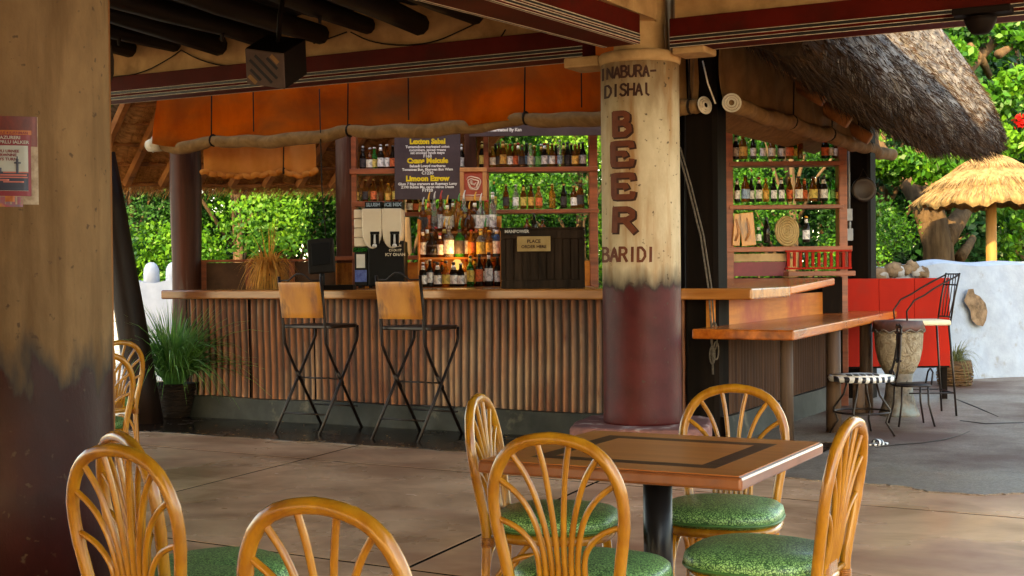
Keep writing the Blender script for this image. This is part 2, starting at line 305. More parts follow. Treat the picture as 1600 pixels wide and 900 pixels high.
def column_mat(name, zt, soft, cream, cream2, maroon, stain):
    """Cream distemper above, maroon dado below, the edge between them rubbed and grimy."""
    m = mat(name, cream, cream2, (6,6,3.2), .8, .55, 11, c3=stain, sc3=(6,6,.7), c3lo=.50, c3hi=.70, bump_d=.01)
    N, L, p = nodes(m); base = p.inputs['Base Color'].links[0].from_socket
    tc = N.new('ShaderNodeTexCoord'); sp = N.new('ShaderNodeSeparateXYZ'); L.new(tc.outputs['Object'], sp.inputs[0])
    mp = N.new('ShaderNodeMapping'); mp.inputs['Scale'].default_value = (11,11,3.2); L.new(tc.outputs['Object'], mp.inputs[0])
    no = N.new('ShaderNodeTexNoise'); no.inputs['Scale'].default_value = 1; no.inputs['Detail'].default_value = 6; L.new(mp.outputs[0], no.inputs[0])
    ma = N.new('ShaderNodeMath'); ma.operation = 'MULTIPLY_ADD'; L.new(no.outputs[0], ma.inputs[0]); ma.inputs[1].default_value = soft; L.new(sp.outputs[2], ma.inputs[2])
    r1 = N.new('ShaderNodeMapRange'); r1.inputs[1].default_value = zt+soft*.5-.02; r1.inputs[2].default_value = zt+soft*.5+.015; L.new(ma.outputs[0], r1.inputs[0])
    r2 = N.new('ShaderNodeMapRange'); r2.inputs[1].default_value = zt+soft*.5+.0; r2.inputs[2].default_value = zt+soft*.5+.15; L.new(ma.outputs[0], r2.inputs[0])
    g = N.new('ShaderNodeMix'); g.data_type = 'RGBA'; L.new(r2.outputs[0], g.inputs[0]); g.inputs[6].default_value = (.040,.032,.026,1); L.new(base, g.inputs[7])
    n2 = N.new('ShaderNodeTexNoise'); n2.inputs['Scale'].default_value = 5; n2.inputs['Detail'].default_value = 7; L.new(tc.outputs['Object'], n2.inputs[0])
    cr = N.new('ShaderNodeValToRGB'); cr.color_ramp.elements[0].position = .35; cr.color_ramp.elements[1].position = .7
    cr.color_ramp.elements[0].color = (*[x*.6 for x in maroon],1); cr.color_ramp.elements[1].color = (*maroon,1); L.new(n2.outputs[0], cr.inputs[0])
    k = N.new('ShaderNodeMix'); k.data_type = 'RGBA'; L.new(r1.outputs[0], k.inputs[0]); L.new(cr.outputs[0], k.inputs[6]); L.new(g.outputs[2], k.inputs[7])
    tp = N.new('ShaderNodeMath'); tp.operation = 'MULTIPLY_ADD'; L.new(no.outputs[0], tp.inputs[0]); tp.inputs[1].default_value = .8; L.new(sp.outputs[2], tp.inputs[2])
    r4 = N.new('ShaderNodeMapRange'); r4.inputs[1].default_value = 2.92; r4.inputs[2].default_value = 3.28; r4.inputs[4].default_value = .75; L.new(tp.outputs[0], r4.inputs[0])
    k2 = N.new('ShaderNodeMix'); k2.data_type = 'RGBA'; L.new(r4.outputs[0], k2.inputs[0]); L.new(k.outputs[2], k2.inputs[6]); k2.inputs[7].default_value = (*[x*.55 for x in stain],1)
    vn = N.new('ShaderNodeTexNoise'); vn.inputs['Scale'].default_value = 26; vn.inputs['Detail'].default_value = 3; L.new(tc.outputs['Object'], vn.inputs[0])
    r5 = N.new('ShaderNodeMapRange'); r5.inputs[1].default_value = .66; r5.inputs[2].default_value = .72; r5.inputs[4].default_value = .8; L.new(vn.outputs[0], r5.inputs[0])
    k3 = N.new('ShaderNodeMix'); k3.data_type = 'RGBA'; L.new(r5.outputs[0], k3.inputs[0]); L.new(k2.outputs[2], k3.inputs[6]); k3.inputs[7].default_value = (.06,.035,.02,1)
    L.new(k3.outputs[2], p.inputs['Base Color'])
    r3 = N.new('ShaderNodeMapRange'); r3.inputs[3].default_value = .45; r3.inputs[4].default_value = .85; L.new(r1.outputs[0], r3.inputs[0]); L.new(r3.outputs[0], p.inputs['Roughness'])
    return m
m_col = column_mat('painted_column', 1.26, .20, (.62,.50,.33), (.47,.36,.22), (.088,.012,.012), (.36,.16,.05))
m_colL = column_mat('worn_shaded_column', 1.03, .6, (.215,.125,.057), (.15,.085,.038), (.030,.004,.003), (.095,.048,.018))  # same paint darkened: the shade on the near column is in its colour

def leaf_mat(name, dark, mid, light):
    m = bpy.data.materials.new(name); m.use_nodes = True; N = m.node_tree.nodes; L = m.node_tree.links
    p = N['Principled BSDF']; p.inputs['Roughness'].default_value = .45; p.inputs['Specular IOR Level'].default_value = .3
    a = N.new('ShaderNodeAttribute'); a.attribute_name = 'tint'; cr = N.new('ShaderNodeValToRGB'); e = cr.color_ramp.elements
    e[0].position = .1; e[0].color = (*dark,1); e[1].position = .9; e[1].color = (*light,1); q = e.new(.5); q.color = (*mid,1)
    L.new(a.outputs['Fac'], cr.inputs[0]); L.new(cr.outputs[0], p.inputs['Base Color'])
    t = N.new('ShaderNodeBsdfTranslucent'); L.new(cr.outputs[0], t.inputs[0]); ms = N.new('ShaderNodeMixShader'); ms.inputs[0].default_value = .35
    L.new(p.outputs[0], ms.inputs[1]); L.new(t.outputs[0], ms.inputs[2]); L.new(ms.outputs[0], N['Material Output'].inputs[0]); return m
m_leaf = [leaf_mat('mid_green_leaf', (.004,.026,.006), (.018,.105,.014), (.060,.23,.022)),
          leaf_mat('bright_green_leaf', (.006,.036,.006), (.034,.155,.012), (.13,.32,.025)),
          leaf_mat('deep_green_leaf', (.004,.026,.012), (.011,.064,.020), (.036,.135,.027))]

# ------------------------------------------------------------------ the setting: ground, slabs, strip, asphalt
g = MB(); g.add([(-300,-300,-.06),(300,-300,-.06),(300,300,-.06),(-300,300,-.06)], [(0,1,2,3)]); struct(g.build('ground', m_dirt))
fl = MB(); fl.prism([(-16,-4),(6,-4),(6,8.95),(-16,8.95)], -.05, -.0015); floor = struct(fl.build('floor', m_joint))
JX = [-13.3,-10.9,-8.47,-6.05,-3.63,2.2,8]
def jx(k, y): return JX[k]-.10*(y-7.4)
def jy(k, x): return 8.09-2.68*k-.055*(x+6.15)
xs = range(0, 6)
for a in xs:
    for b in range(-1, 5):
        def cor(i, j):                                  # the crossing of joint i with joint j
            x = jx(i, 5); y = 5
            for _ in range(4): y = jy(j, x) ; x = jx(i, y)
            return x, y
        (xa,ya),(xb,yb),(xc,yc),(xd,yd) = cor(a,b), cor(a,b-1), cor(a+1,b-1), cor(a+1,b)
        if b == -1 and False: continue
        h = .013
        q = [(xa+h,ya+h),(xd-h,yd+h),(xc-h,yc-h),(xb+h,yb-h)]
        if b == 0:                                      # the row along the bar ends at the dark strip
            q = [(xa+h,ya+h),(xd-h,yd+h),(xd-h-.1,8.93),(xa+h-.1,8.93)]
        if b == -1: continue
        mb = MB(); mb.prism(q, -.05, 0); mb.build('slab', m_floor, floor)
edge = [WZ(x,y) for x,y in ((1195,744),(1220,746),(1280,752),(1360,757),(1400,760),(1430,765),(1450,769),(1500,772),(1540,775),(1565,773),(1600,772))]
st = []
for i in range(64):
    x = -16+i*.208; st.append((x, 8.92+.035*math.sin(i*1.7)+rnd.uniform(-.025,.025)))
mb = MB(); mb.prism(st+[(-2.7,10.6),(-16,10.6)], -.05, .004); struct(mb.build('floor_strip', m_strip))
ap = []
pts = [(q.x, q.y) for q in edge]; pts = [(-2.72, 8.75)]+pts+[(.5,8.55),(3,8.6),(9,8.6)]
for (x0,y0),(x1,y1) in zip(pts, pts[1:]):
    for k in range(5):
        t = k/5; ap.append((x0+(x1-x0)*t, y0+(y1-y0)*t+rnd.uniform(-.02,.02)))
mb = MB(); mb.prism(ap+[(9,8.6),(9,30),(-25,30),(-25,10.55),(-2.72,10.55)], -.055, .008); struct(mb.build('asphalt', m_asph))
ck = [WZ(x,y,.012) for x,y in ((1368,699),(1400,695),(1440,692),(1475,687),(1500,680),(1515,674))]
mb = MB(); n_ = []
for q, r_ in zip(ck, (.004,.007,.005,.008,.005,.002)): n_.append((q, r_))
mb.tube([a for a,_ in n_], [b for _,b in n_], 5, flat=.4)
ck2 = [WZ(x,y,.012) for x,y in ((1490,622),(1510,630),(1530,638),(1560,651))]; mb.tube(ck2, [.003,.007,.006,.002], 5, flat=.4)
ck3 = [WZ(x,y,.012) for x,y in ((1500,657),(1540,662),(1600,660))]; mb.tube(ck3, [.003,.006,.004], 5, flat=.4)
o = mb.build('asphalt_crack', m_black); o['kind'] = 'structure'

lf = MB(); rl_ = random.Random(9)
for k in range(170):
    x = rl_.uniform(-9,-3); y = 8.92+rl_.gauss(0,.07) if k < 110 else rl_.uniform(9.0,10.0); a = rl_.uniform(0,6.3); l_ = rl_.uniform(.006,.022); z = .0065+rl_.uniform(0,.004)
    d = Vector((cos(a),sin(a),0))*l_; n = Vector((-d.y,d.x,0))*.35; c = Vector((x,y,z)); lf.add([c-d, c-n+Zh*.003, c+d, c+n+Zh*.004], [(0,1,2,3)])
o = lf.build('leaf_litter', mat('dry_leaf', (.36,.20,.08), (.18,.09,.035), (9,9,9), .8, 0)); o['kind'] = 'stuff'
# ------------------------------------------------------------------ the pavilion: beams, plaster, logs, columns
def stripe_beam(name, label, a, b, wd, z0, z1, group):
    """A red beam from a to b with two painted white-black-white lines along its sides."""
    a = Vector(a); b = Vector(b); d = (b-a).normalized(); n = Vector((d.y,-d.x,0))
    t = wthing(name, label, 'beam', (a.x,a.y,z0), group); ln = (b-a).length
    rot = Matrix((d, -n, Zh)).transposed()
    mb = MB(); mb.box((a+b)/2+Zh*((z0+z1)/2-a.z), (ln,wd,z1-z0), rot); mb.build('beam_body', m_red, t, bevel=.004)
    for s in (1,-1):
        for zz in (z0+.012, z0+.060):
            for k, (dz, mm) in enumerate(((-.0125, m_white), (0, m_black), (.0125, m_white))):
                mb = MB(); mb.box((a+b)/2+n*s*(wd/2+.003)+Zh*(zz+dz-a.z), (ln-.01, .006+.002*(k==1), .020 if k==1 else .0034), rot); mb.build('painted_line', mm, t)
    return t
ZB = 2.945
PC = Vector((-3.79, 9.02, 0)); PR = .283                # the lettered column
stripe_beam('red_beam', 'long dark red ceiling beam with white pinstripes left of the lettered column', (-11.5,8.98,ZB), (-4.17,8.98,ZB), .22, ZB, 3.15, 'red beams of the pavilion')
stripe_beam('red_beam', 'dark red pinstriped ceiling beam running right from the lettered column', (-3.5,8.98,ZB), (1.8,8.98,ZB), .22, ZB, 3.15, 'red beams of the pavilion')
t = wthing('red_beam', 'wide dark red beam coming overhead towards the viewer from the column top', 'beam', (-3.8,8.6,ZB), 'red beams of the pavilion')
bA, bB, bC, bD = Vector((-3.90,8.62,ZB)), Vector((-3.61,8.60,ZB)), Vector((-3.86,5.3,ZB)), Vector((-4.28,5.3,ZB))
mb = MB(); mb.slab([bA,bB,bC,bD], (0,0,.2)); mb.build('beam_body', m_red, t)
for p0, p1, dx in ((bB,bC,-.022),(bA,bD,.022)):
    for k, mm in enumerate((m_white,m_black,m_white)):
        o_ = (k-1)*.012; e0 = p0+Vector((dx+o_,-.01,-.003)); e1 = p1+Vector((dx+o_,.01,-.003)); hw = .0065 if k==1 else .003
        mb = MB(); mb.slab([e0+Vector((-hw,0,0)), e0+Vector((hw,0,0)), e1+Vector((hw,0,0)), e1+Vector((-hw,0,0))], (0,0,.004)); mb.build('painted_line', mm, t)
for p0, p1 in ((bB,bC),):
    for zz in (.02,.055):
        for k, mm in enumerate((m_white,m_black,m_white)):
            d = (p1-p0).normalized(); mb = MB(); mb.box((p0+p1)/2+Vector((.003,0,zz+(k-1)*.010)), (.008+.002*(k==1), (p1-p0).length-.02, .011 if k==1 else .0045), Matrix.Rotation(math.atan2(-d.x,d.y)*1.0+pi, 3, 'Z')); mb.build('painted_line', mm, t)
def wavy(x0, x1, y0, y1, z0, z1, n=26):
    mb = MB()
    def fn(u, v): return (x0+(x1-x0)*u, y0+.012*math.sin(u*37+v*9)+.008*math.sin(u*91), z0+(z1-z0)*v)
    mb.grid(fn, n, 4); mb.grid(lambda u, v: (x0+(x1-x0)*u, y1, z1+(z0-z1)*v), 2, 1, False)
    mb.add([(x0,y0,z0),(x1,y0,z0),(x1,y1,z0),(x0,y1,z0)], [(3,2,1,0)]); mb.add([(x0,y0,z1),(x1,y0,z1),(x1,y1,z1),(x0,y1,z1)], [(0,1,2,3)])
    mb.add([(x0,y0,z0),(x0,y1,z0),(x0,y1,z1),(x0,y0,z1)], [(0,1,2,3)]); mb.add([(x1,y0,z0),(x1,y1,z0),(x1,y1,z1),(x1,y0,z1)], [(3,2,1,0)])
    return mb
tag(wavy(-11.5, -3.62, 8.93, 9.1, 3.152, 3.78, 60).build('plaster_band', m_plas), 'cracked pale plaster wall band above the long red beam', 'wall')
tag(wavy(-3.48, 1.8, 8.93, 9.1, 3.152, 3.78, 40).build('plaster_band', m_plas), 'pale plaster wall band above the right hand red beam', 'wall')
mb = MB(); mb.slab([(-3.60,8.9,3.155),(-3.72,5.3,3.155),(-3.72,5.3,3.78),(-3.60,8.9,3.78)], (-.1,0,0)); tag(mb.build('plaster_band', m_plas), 'short plaster wall band over the beam coming towards the viewer', 'wall')
# ceiling of dark logs under reed
ends = [(205,82),(275,76),(345,75),(430,72),(505,62),(575,45),(660,45),(742,33)]
for i, (x, y) in enumerate(ends):
    e = WY(x, y, 8.9); r = (.078,.070,.085,.08,.085,.072,.088,.07)[i]
    z = e.z+.03; pts = []
    for k in range(9):
        u = k/8; pts.append((e.x+.10*(u*5.6)+.02*math.sin(i*3+u*9), e.y-.02-5.8*u, z+.05*u+.012*math.sin(i*2.1+u*13)))
    mb = MB(); mb.tube(pts, [r*(1+.06*math.sin(i+k*1.9)) for k in range(9)], 10)
    if i in (1, 3, 5):
        q = Vector(pts[1]); mb.tube([q+Vector((.02,0,-.02)), q+Vector((.03,-.02,-r-.045))], [.022,.012], 6)
    tag(mb.build('ceiling_log', m_pole), ('dark rough ceiling log resting on the plaster band, ' + ['leftmost of the row','second from the left','third from the left','fourth from left, ending behind the speaker','fourth from the right','third from the right','second from the right','rightmost, next to the wide beam'][i]), 'log', 'dark ceiling logs')
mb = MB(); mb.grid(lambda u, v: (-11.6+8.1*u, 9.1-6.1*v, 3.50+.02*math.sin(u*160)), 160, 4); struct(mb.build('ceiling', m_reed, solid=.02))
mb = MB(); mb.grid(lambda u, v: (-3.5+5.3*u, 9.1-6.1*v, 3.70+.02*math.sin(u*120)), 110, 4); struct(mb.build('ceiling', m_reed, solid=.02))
# pavilion roof above (outside the view): it shades the yard
mb = MB(); mb.slab([(-12.2,9.5,3.75),(2.2,9.5,3.75),(1.0,5.4,7.4),(-11,5.4,7.4)], (0,-.25,-.2)); mb.slab([(-11,5.4,7.4),(1.0,5.4,7.4),(2.2,-4.2,1.3),(-12.2,-4.2,1.3)], (0,.25,-.2))  # rear slope drops low behind the viewer to shut out fill light
mb.slab([(-.72,8.5,4.2),(2.2,8.5,4.2),(2.2,5.4,8.8),(-.72,5.4,8.8)], (0,-.25,-.2)); mb.slab([(-.72,5.4,8.8),(2.2,5.4,8.8),(2.2,-.5,4.2),(-.72,-.5,4.2)], (0,.25,-.2))  # taller unseen end block, added to keep sun off the yard wall
tag(mb.build('pavilion_roof', m_thdark), 'high thatched pavilion roof overhead, above the dark logs, with added shading end', 'roof')
# column with lettering
t = wthing('lettered_column', 'cream and maroon painted round column with large BEER lettering', 'column', PC)
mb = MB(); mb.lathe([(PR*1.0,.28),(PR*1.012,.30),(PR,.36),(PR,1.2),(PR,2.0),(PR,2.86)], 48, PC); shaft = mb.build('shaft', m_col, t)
mb = MB(); mb.lathe([(PR+.005,2.86),(PR+.010,2.875),(PR+.018,2.92),(PR+.0,2.945)], 40, PC); mb.lathe([(.19,2.945),(.18,3.1),(.20,3.5)], 24, PC)
mb.box(PC+Vector((-.40,.0,2.905)), (.28,.3,.075)); mb.box(PC+Vector((.42,.0,2.925)), (.24,.26,.05)); mb.build('capital', m_plas, t, bevel=.012)
mb = MB()
pp = []
for k in range(28):
    a = 2*pi*k/28; r = .60/max(abs(cos(a)),abs(sin(a)))**.75*.82; pp.append((PC.x+r*cos(a+.25)+rnd.uniform(-.012,.012), PC.y+r*sin(a+.25)+rnd.uniform(-.012,.012)))
mb.prism(pp, 0, .285); mb.build('plinth', mat('worn_red_plinth', (.30,.12,.10), (.15,.07,.06), (6,6,6), .7, .5, 8, c3=(.55,.45,.40), sc3=6, c3lo=.55, c3hi=.68), t, bevel=.025)
pcam = K(PC); AX0 = 800+FPX*pcam.x/pcam.y
def on_col(px, py, lift):
    """lettering laid round the shaft: sideways distance becomes an angle, height stays height"""
    D = pcam.y-PR*.9; z = WF(px, py, D).z; dx = (px-(AX0+(py-400)*.021))*pcam.y/FPX
    a = math.asin(max(-.99,min(.99,dx/(PR*1.0))))+math.atan2(-pcam.x,pcam.y); d = UNK((sin(a),-cos(a),0)); q = PC+d*(PR+lift); return Vector((q.x,q.y,z))
GL = {'I':[[(.5,0),(.5,1)]], 'N':[[(0,0),(.02,1),(.95,0),(1,1)]], 'A':[[(0,0),(.5,1),(1,0)],[(.2,.36),(.8,.36)]],
 'B':[[(.05,0),(0,1)],[(0,1),(.6,1),(.85,.88),(.85,.68),(.6,.55),(.1,.53)],[(.6,.55),(.95,.40),(1,.16),(.7,0),(.05,0)]],
 'U':[[(0,1),(.02,.25),(.3,0),(.7,0),(.97,.25),(1,1)]], 'R':[[(0,0),(.03,1)],[(.03,1),(.65,1),(.92,.85),(.92,.65),(.62,.5),(.05,.5)],[(.5,.5),(1,0)]],
 '-':[[(.1,.5),(.9,.55)]], 'D':[[(.02,0),(.02,1),(.5,1),(.95,.72),(1,.35),(.6,0),(.02,0)]], 'S':[[(.95,.85),(.6,1),(.2,.95),(.05,.75),(.3,.56),(.75,.46),(.97,.25),(.7,.02),(.3,0),(.02,.15)]],
 'H':[[(0,0),(0,1)],[(1,0),(1,1)],[(0,.5),(1,.5)]], 'i':[[(.4,1),(.45,.15),(.8,0)]],
 'E':[[(1,.86),(.98,1),(.02,1),(.06,0),(1,0),(1.02,.16)],[(.05,.53),(.62,.53),(.66,.44)]],
 'Y':[[(0,1),(.5,.5),(1,1)],[(.5,.5),(.5,0)]]}
def letters(s, x0, y0, x1, y1, wd, lift, slope=0, gap=.28, dx=0, dy=0):
    """strokes as raised ribbons on the column, given between two corners"""
    mb = MB(); n = len(s); cw = (x1-x0)/(n+gap*(n-1))
    for i, ch in enumerate(s):
        ox = x0+i*cw*(1+gap); wv = cw if ch not in 'I' else cw*.6
        if ch == 'I': ox += cw*.2
        for st in GL[ch]:
            pts = []
            for (ax,ay),(bx_,by_) in zip(st, st[1:]):
                m_ = max(2, int(math.hypot((bx_-ax)*cw, (by_-ay)*(y1-y0))/3))
                pts += [(ax+(bx_-ax)*k/m_, ay+(by_-ay)*k/m_) for k in range(m_)]
            pts.append(st[-1]); P = [(ox+ax*wv+dx, y1-ay*(y1-y0)+slope*(ox-x0)+dy) for ax,ay in pts]
            vs = []; m_ = len(P)
            for k, (x, y) in enumerate(P):
                tx = P[min(k+1,m_-1)][0]-P[max(k-1,0)][0]; ty = P[min(k+1,m_-1)][1]-P[max(k-1,0)][1]; l_ = math.hypot(tx,ty) or 1
                nx, ny = -ty/l_*wd/2, tx/l_*wd/2
                if k == 0: x -= tx/l_*wd*.35; y -= ty/l_*wd*.35
                if k == m_-1: x += tx/l_*wd*.35; y += ty/l_*wd*.35
                for lf in (lift, .0005):
                    vs += [on_col(x+nx,y+ny,lf), on_col(x-nx,y-ny,lf)]
            fs = []
            for k in range(m_-1):
                a = 4*k; b = a+4; fs += [(a,b,b+1,a+1),(a+1,b+1,b+3,a+3),(a+2,b+2,b,a)]
            fs += [(0,1,3,2),(4*m_-4,4*m_-2,4*m_-1,4*m_-3)]
            mb.add(vs, fs)
    return mb
letters('INABURA-', 936, 103, 1021, 120, 3.3, .002).build('lettering', m_ltrd, shaft)
letters('DISHAi', 944, 131, 1012, 149, 3.4, .002).build('lettering', m_ltrd, shaft)
letters('BARIDI', 942, 387, 1022, 408, 4.2, .002).build('lettering', m_ltr, shaft)
for ch, x0, y0, x1, y1 in (('B',960,177,982,210),('E',957,224,986,257),('E',959,274,988,308),('R',962,327,991,361)):
    letters(ch, x0, y0, x1, y1, 11.0, .0022, dx=1.6, dy=1.2).build('lettering', m_ltrd, shaft)
    letters(ch, x0, y0, x1, y1, 8.6, .004, dx=-.6, dy=-.6).build('lettering', m_ltr, shaft)
# near column at the left edge
LR = .31; lk = Vector((-1.517-LR, 5.05, 0)); LC = UNK(lk)
t = wthing('painted_column', 'big near column at the left edge, grimy shade-darkened cream over maroon', 'column', LC)
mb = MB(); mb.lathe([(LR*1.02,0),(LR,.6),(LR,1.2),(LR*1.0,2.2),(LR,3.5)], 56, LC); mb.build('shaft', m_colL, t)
def on_left(px, py, lift):
    D = lk.y-LR; z = WF(px, py, D).z; s_ = (px-(800+FPX*lk.x/lk.y))*lk.y/FPX; a = math.asin(max(-.999,min(.999,s_/LR)))+math.atan2(-lk.x,lk.y)
    d = UNK((sin(a),-cos(a),0)); q = LC+d*(LR+lift); return Vector((q.x,q.y,z))
def patch(mb, x0, y0, x1, y1, lift, n=14):
    q0 = [on_left(x0+(x1-x0)*k/n, y0, lift) for k in range(n+1)]; q1 = [on_left(x0+(x1-x0)*k/n, y1, lift) for k in range(n+1)]
    q2 = [on_left(x0+(x1-x0)*k/n, y0, lift-.0009) for k in range(n+1)]; q3 = [on_left(x0+(x1-x0)*k/n, y1, lift-.0009) for k in range(n+1)]; m_ = n+1
    return mb.add(q1+q0+q3+q2, [(k,k+1,m_+k+1,m_+k) for k in range(n)]+[(2*m_+k+1,2*m_+k,3*m_+k,3*m_+k+1) for k in range(n)]+[(n,2*m_+n,3*m_+n,m_+n)], True)
def wrap_text(mb, body, px, py, size_px, lift, bold=0):
    vs, fs = text_mesh(body, size_px, 0, bold); return mb.add([on_left(px+q.x, py-q.y, lift) for q in vs], fs)
t = wthing('poster', 'worn maroon and orange poster with a pale picture pasted on the near column', 'poster', on_left(10,250,0))
patch(MB(), -48, 181, 60, 319, .002).build('backing_sheet', mat('torn_paper', (.40,.31,.22), (.22,.15,.10), (30,30,30), .8, .1), t)
patch(MB(), -48, 181, 59, 228, .0032).build('top_band', mat('dark_red_print', (.17,.03,.02), (.09,.02,.02), (30,30,14), .5, 0), t)
patch(MB(), -48, 203, 51, 210, .0044).build('orange_band', m_oprint, t)
patch(MB(), -48, 210, 50, 306, .0038).build('maroon_sheet', m_maroon, t)
patch(MB(), -48, 227, 46, 298, .0050).build('picture', m_skyblue, t)
patch(MB(), -48, 268, 46, 297.5, .0062).build('picture_sea', m_sea, t)
mb = MB()
for (x0,y0,x1,h_) in ((12,268,46,2),(8,272,44,2.5),(2,276,45,2),(-10,280,20,2.5),(12,283,40,2),(-30,284,6,2)): patch(mb, x0, y0, x1, y0+h_, .0074, 6)
mb.build('picture_stripe', m_pink, t)
mb = MB(); patch(mb, 29.5, 248, 33, 270, .0074, 2); patch(mb, 27, 253, 36, 255.5, .0080, 2); patch(mb, 30.5, 244, 32, 249, .0074, 2); patch(mb, 2, 262, 10, 268, .0074, 2); mb.build('picture_mast', m_sea, t)
mb = MB(); wrap_text(mb, 'AZURERI', 22, 217, 7, .0050, .15); wrap_text(mb, 'TUMPRLU IALKER', 20, 224, 7, .0050, .15); mb.build('lettering', m_skyblue, t)
mb = MB(); wrap_text(mb, 'PEI WU URNEE', 14, 238, 6, .0066, .2); wrap_text(mb, 'AWURWNNE', 12, 244, 6, .0066, .2); wrap_text(mb, 'TETYS TURN', 14, 250.5, 6, .0066, .2); mb.build('lettering', m_maroon, t)
mb = MB(); wrap_text(mb, 'MANLE 4 JURNMAN', 22, 209, 5.5, .0056, .1); mb.build('lettering', m_maroon, t)
t = wthing('poster', 'torn strip of an older coloured poster below the maroon poster', 'poster', on_left(10,318,0))
patch(MB(), -48, 307, 38, 323, .002).build('strip', mat('torn_colour_print', (.42,.05,.06), (.16,.13,.16), (14,14,30), .6, 0, c3=(.5,.32,.05), sc3=9), t)
patch(MB(), 14, 306, 27, 315, .0034, 4).build('scrap', m_oprint, t)
# timber post behind the near column, and the leaning log
pk = KF(166, 420, 7.2); mb = MB(); mb.box((0,0,1.75), (.075,.10,3.5), None)
o = mb.build('timber_post', mat('orange_timber', (.34,.15,.055), (.20,.08,.03), (9,9,.8), .6, .3)); w_ = UNK((pk.x-.015,pk.y,0)); o.location = (w_.x,w_.y,0); o.rotation_euler = (0,0,CAMROT); tag(o, 'slim orange brown timber post right behind the near column', 'post')
cl = [KF(x,y,12.6) for x,y in ((163,240),(178,330),(191,420),(206,510),(219,590),(229,664))]
mb = MB(); mb.tube([UNK(q) for q in cl], [.10,.115,.13,.14,.145,.16], 14); o = mb.build('leaning_log', mat('dark_smooth_log', (.020,.010,.007), (.010,.006,.004), (7,7,1), .5, .3, spec=.2)); tag(o, 'dark curved log post leaning left beside the potted grass', 'post')

# ------------------------------------------------------------------ the bar
BX0, BX1, BY = -9.12, -3.58, 10.12
bar = wthing('bar_counter', 'long bar with varnished wooden top over rusty corrugated iron front', 'bar counter', (-6.3,10.5,0))
def ridge(o, vals):                                     # shade of the waves put into the colour: dark valleys, light ridges
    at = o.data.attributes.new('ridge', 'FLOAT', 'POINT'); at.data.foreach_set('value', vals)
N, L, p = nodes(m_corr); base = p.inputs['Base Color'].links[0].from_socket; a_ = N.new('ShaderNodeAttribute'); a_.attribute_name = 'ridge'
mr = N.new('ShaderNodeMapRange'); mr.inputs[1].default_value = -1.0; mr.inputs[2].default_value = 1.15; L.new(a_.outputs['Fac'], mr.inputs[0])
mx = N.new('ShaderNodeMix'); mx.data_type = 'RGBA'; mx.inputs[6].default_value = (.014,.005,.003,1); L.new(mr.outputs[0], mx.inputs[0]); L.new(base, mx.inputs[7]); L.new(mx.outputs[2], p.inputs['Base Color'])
nsh = 7; sw = (BX1-.16-BX0-.05)/nsh
for k in range(nsh):
    x0 = BX0+.05+sw*k; ph = rnd.uniform(-.006,.006); dz = rnd.uniform(-.008,.008)
    mb = MB(); nu = 10*14
    def fn(u, v): return (x0+sw*u+.004, BY+.0125*math.sin((u*sw)/.0775*2*pi+k)+ph+.006*math.sin(v*5+k), .20+dz+.97*v)
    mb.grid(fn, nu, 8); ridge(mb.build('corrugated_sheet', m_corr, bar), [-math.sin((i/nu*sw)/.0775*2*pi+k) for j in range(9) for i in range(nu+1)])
mb = MB(); mb.bx(BX0, BX1, BY+.03, BY+.2, .19, 1.14); mb.build('inner_wall', m_dpost, bar)
mb = MB()
def kf(u, v): return (BX0-.03+(BX1-BX0-.1)*u, BY-.075-.012*math.sin(u*31)*.7-.03*(1-v)+.004*math.sin(u*90), .205*v+.006*math.sin(u*23)*v)
mb.grid(kf, 80, 3); mb.grid(lambda u, v: (BX0-.03+(BX1-BX0-.1)*u, BY-.075-.012*math.sin(u*31)*.7+.004*math.sin(u*90)+.22*v, .205+.006*math.sin(u*23)), 80, 1)
mb.add([(BX0-.03,BY-.1,0),(BX0-.03,BY-.07,.205),(BX0-.03,BY+.2,.205),(BX0-.03,BY+.2,0)], [(0,1,2,3)]); mb.build('kick_base', m_kick, bar)
mb = MB(); mb.prism([(BX0-.06,9.86),(BX0-.06,10.95),(-3.26,10.95),(-3.24,9.86)][::-1], 1.15, 1.238); mb.build('counter_top', m_varn, bar, bevel=.014)
# the wing on the right
mb = MB(); mb.slab([(-3.26,10.955,1.236),(-3.30,12.5,1.295),(-4.75,12.5,1.295),(-4.75,10.955,1.236)], (0,0,-.07)); mb.build('wing_counter_top', m_varny, bar, bevel=.014)
mb = MB(); mb.slab([(-3.60,9.98,.86),(-3.60,13.6,.86),(-3.60,13.6,1.15),(-3.60,9.98,1.15)], (-.05,0,0)); mb.build('wing_panel', m_opanel, bar)
mb = MB(); mb.slab([(-3.61,10.3,.05),(-3.61,13.7,.05),(-3.61,13.7,1.12),(-3.61,10.3,1.12)], (-.1,0,0)); mb.build('wing_wall', m_dpost, bar)
for k in range(4):
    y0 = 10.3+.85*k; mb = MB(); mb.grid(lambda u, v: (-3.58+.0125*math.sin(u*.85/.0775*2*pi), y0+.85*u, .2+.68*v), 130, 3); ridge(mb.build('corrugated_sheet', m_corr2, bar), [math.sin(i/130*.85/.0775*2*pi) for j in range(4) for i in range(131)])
mb = MB(); mb.grid(lambda u, v: (-3.53+.03*(1-v)+.008*math.sin(u*20), 10.1+3.6*u, .22*v), 40, 2); mb.grid(lambda u, v: (-3.53+.008*math.sin(u*20)-.12*v, 10.1+3.6*u, .22), 40, 1); mb.build('kick_base', m_kick, bar)
mb = MB(); mb.prism([(-3.59,9.50),(-2.80,9.47),(-3.08,14.1),(-3.59,14.1)], .865, .94); lowtop = mb.build('lower_counter_top', m_varny, bar, bevel=.012)
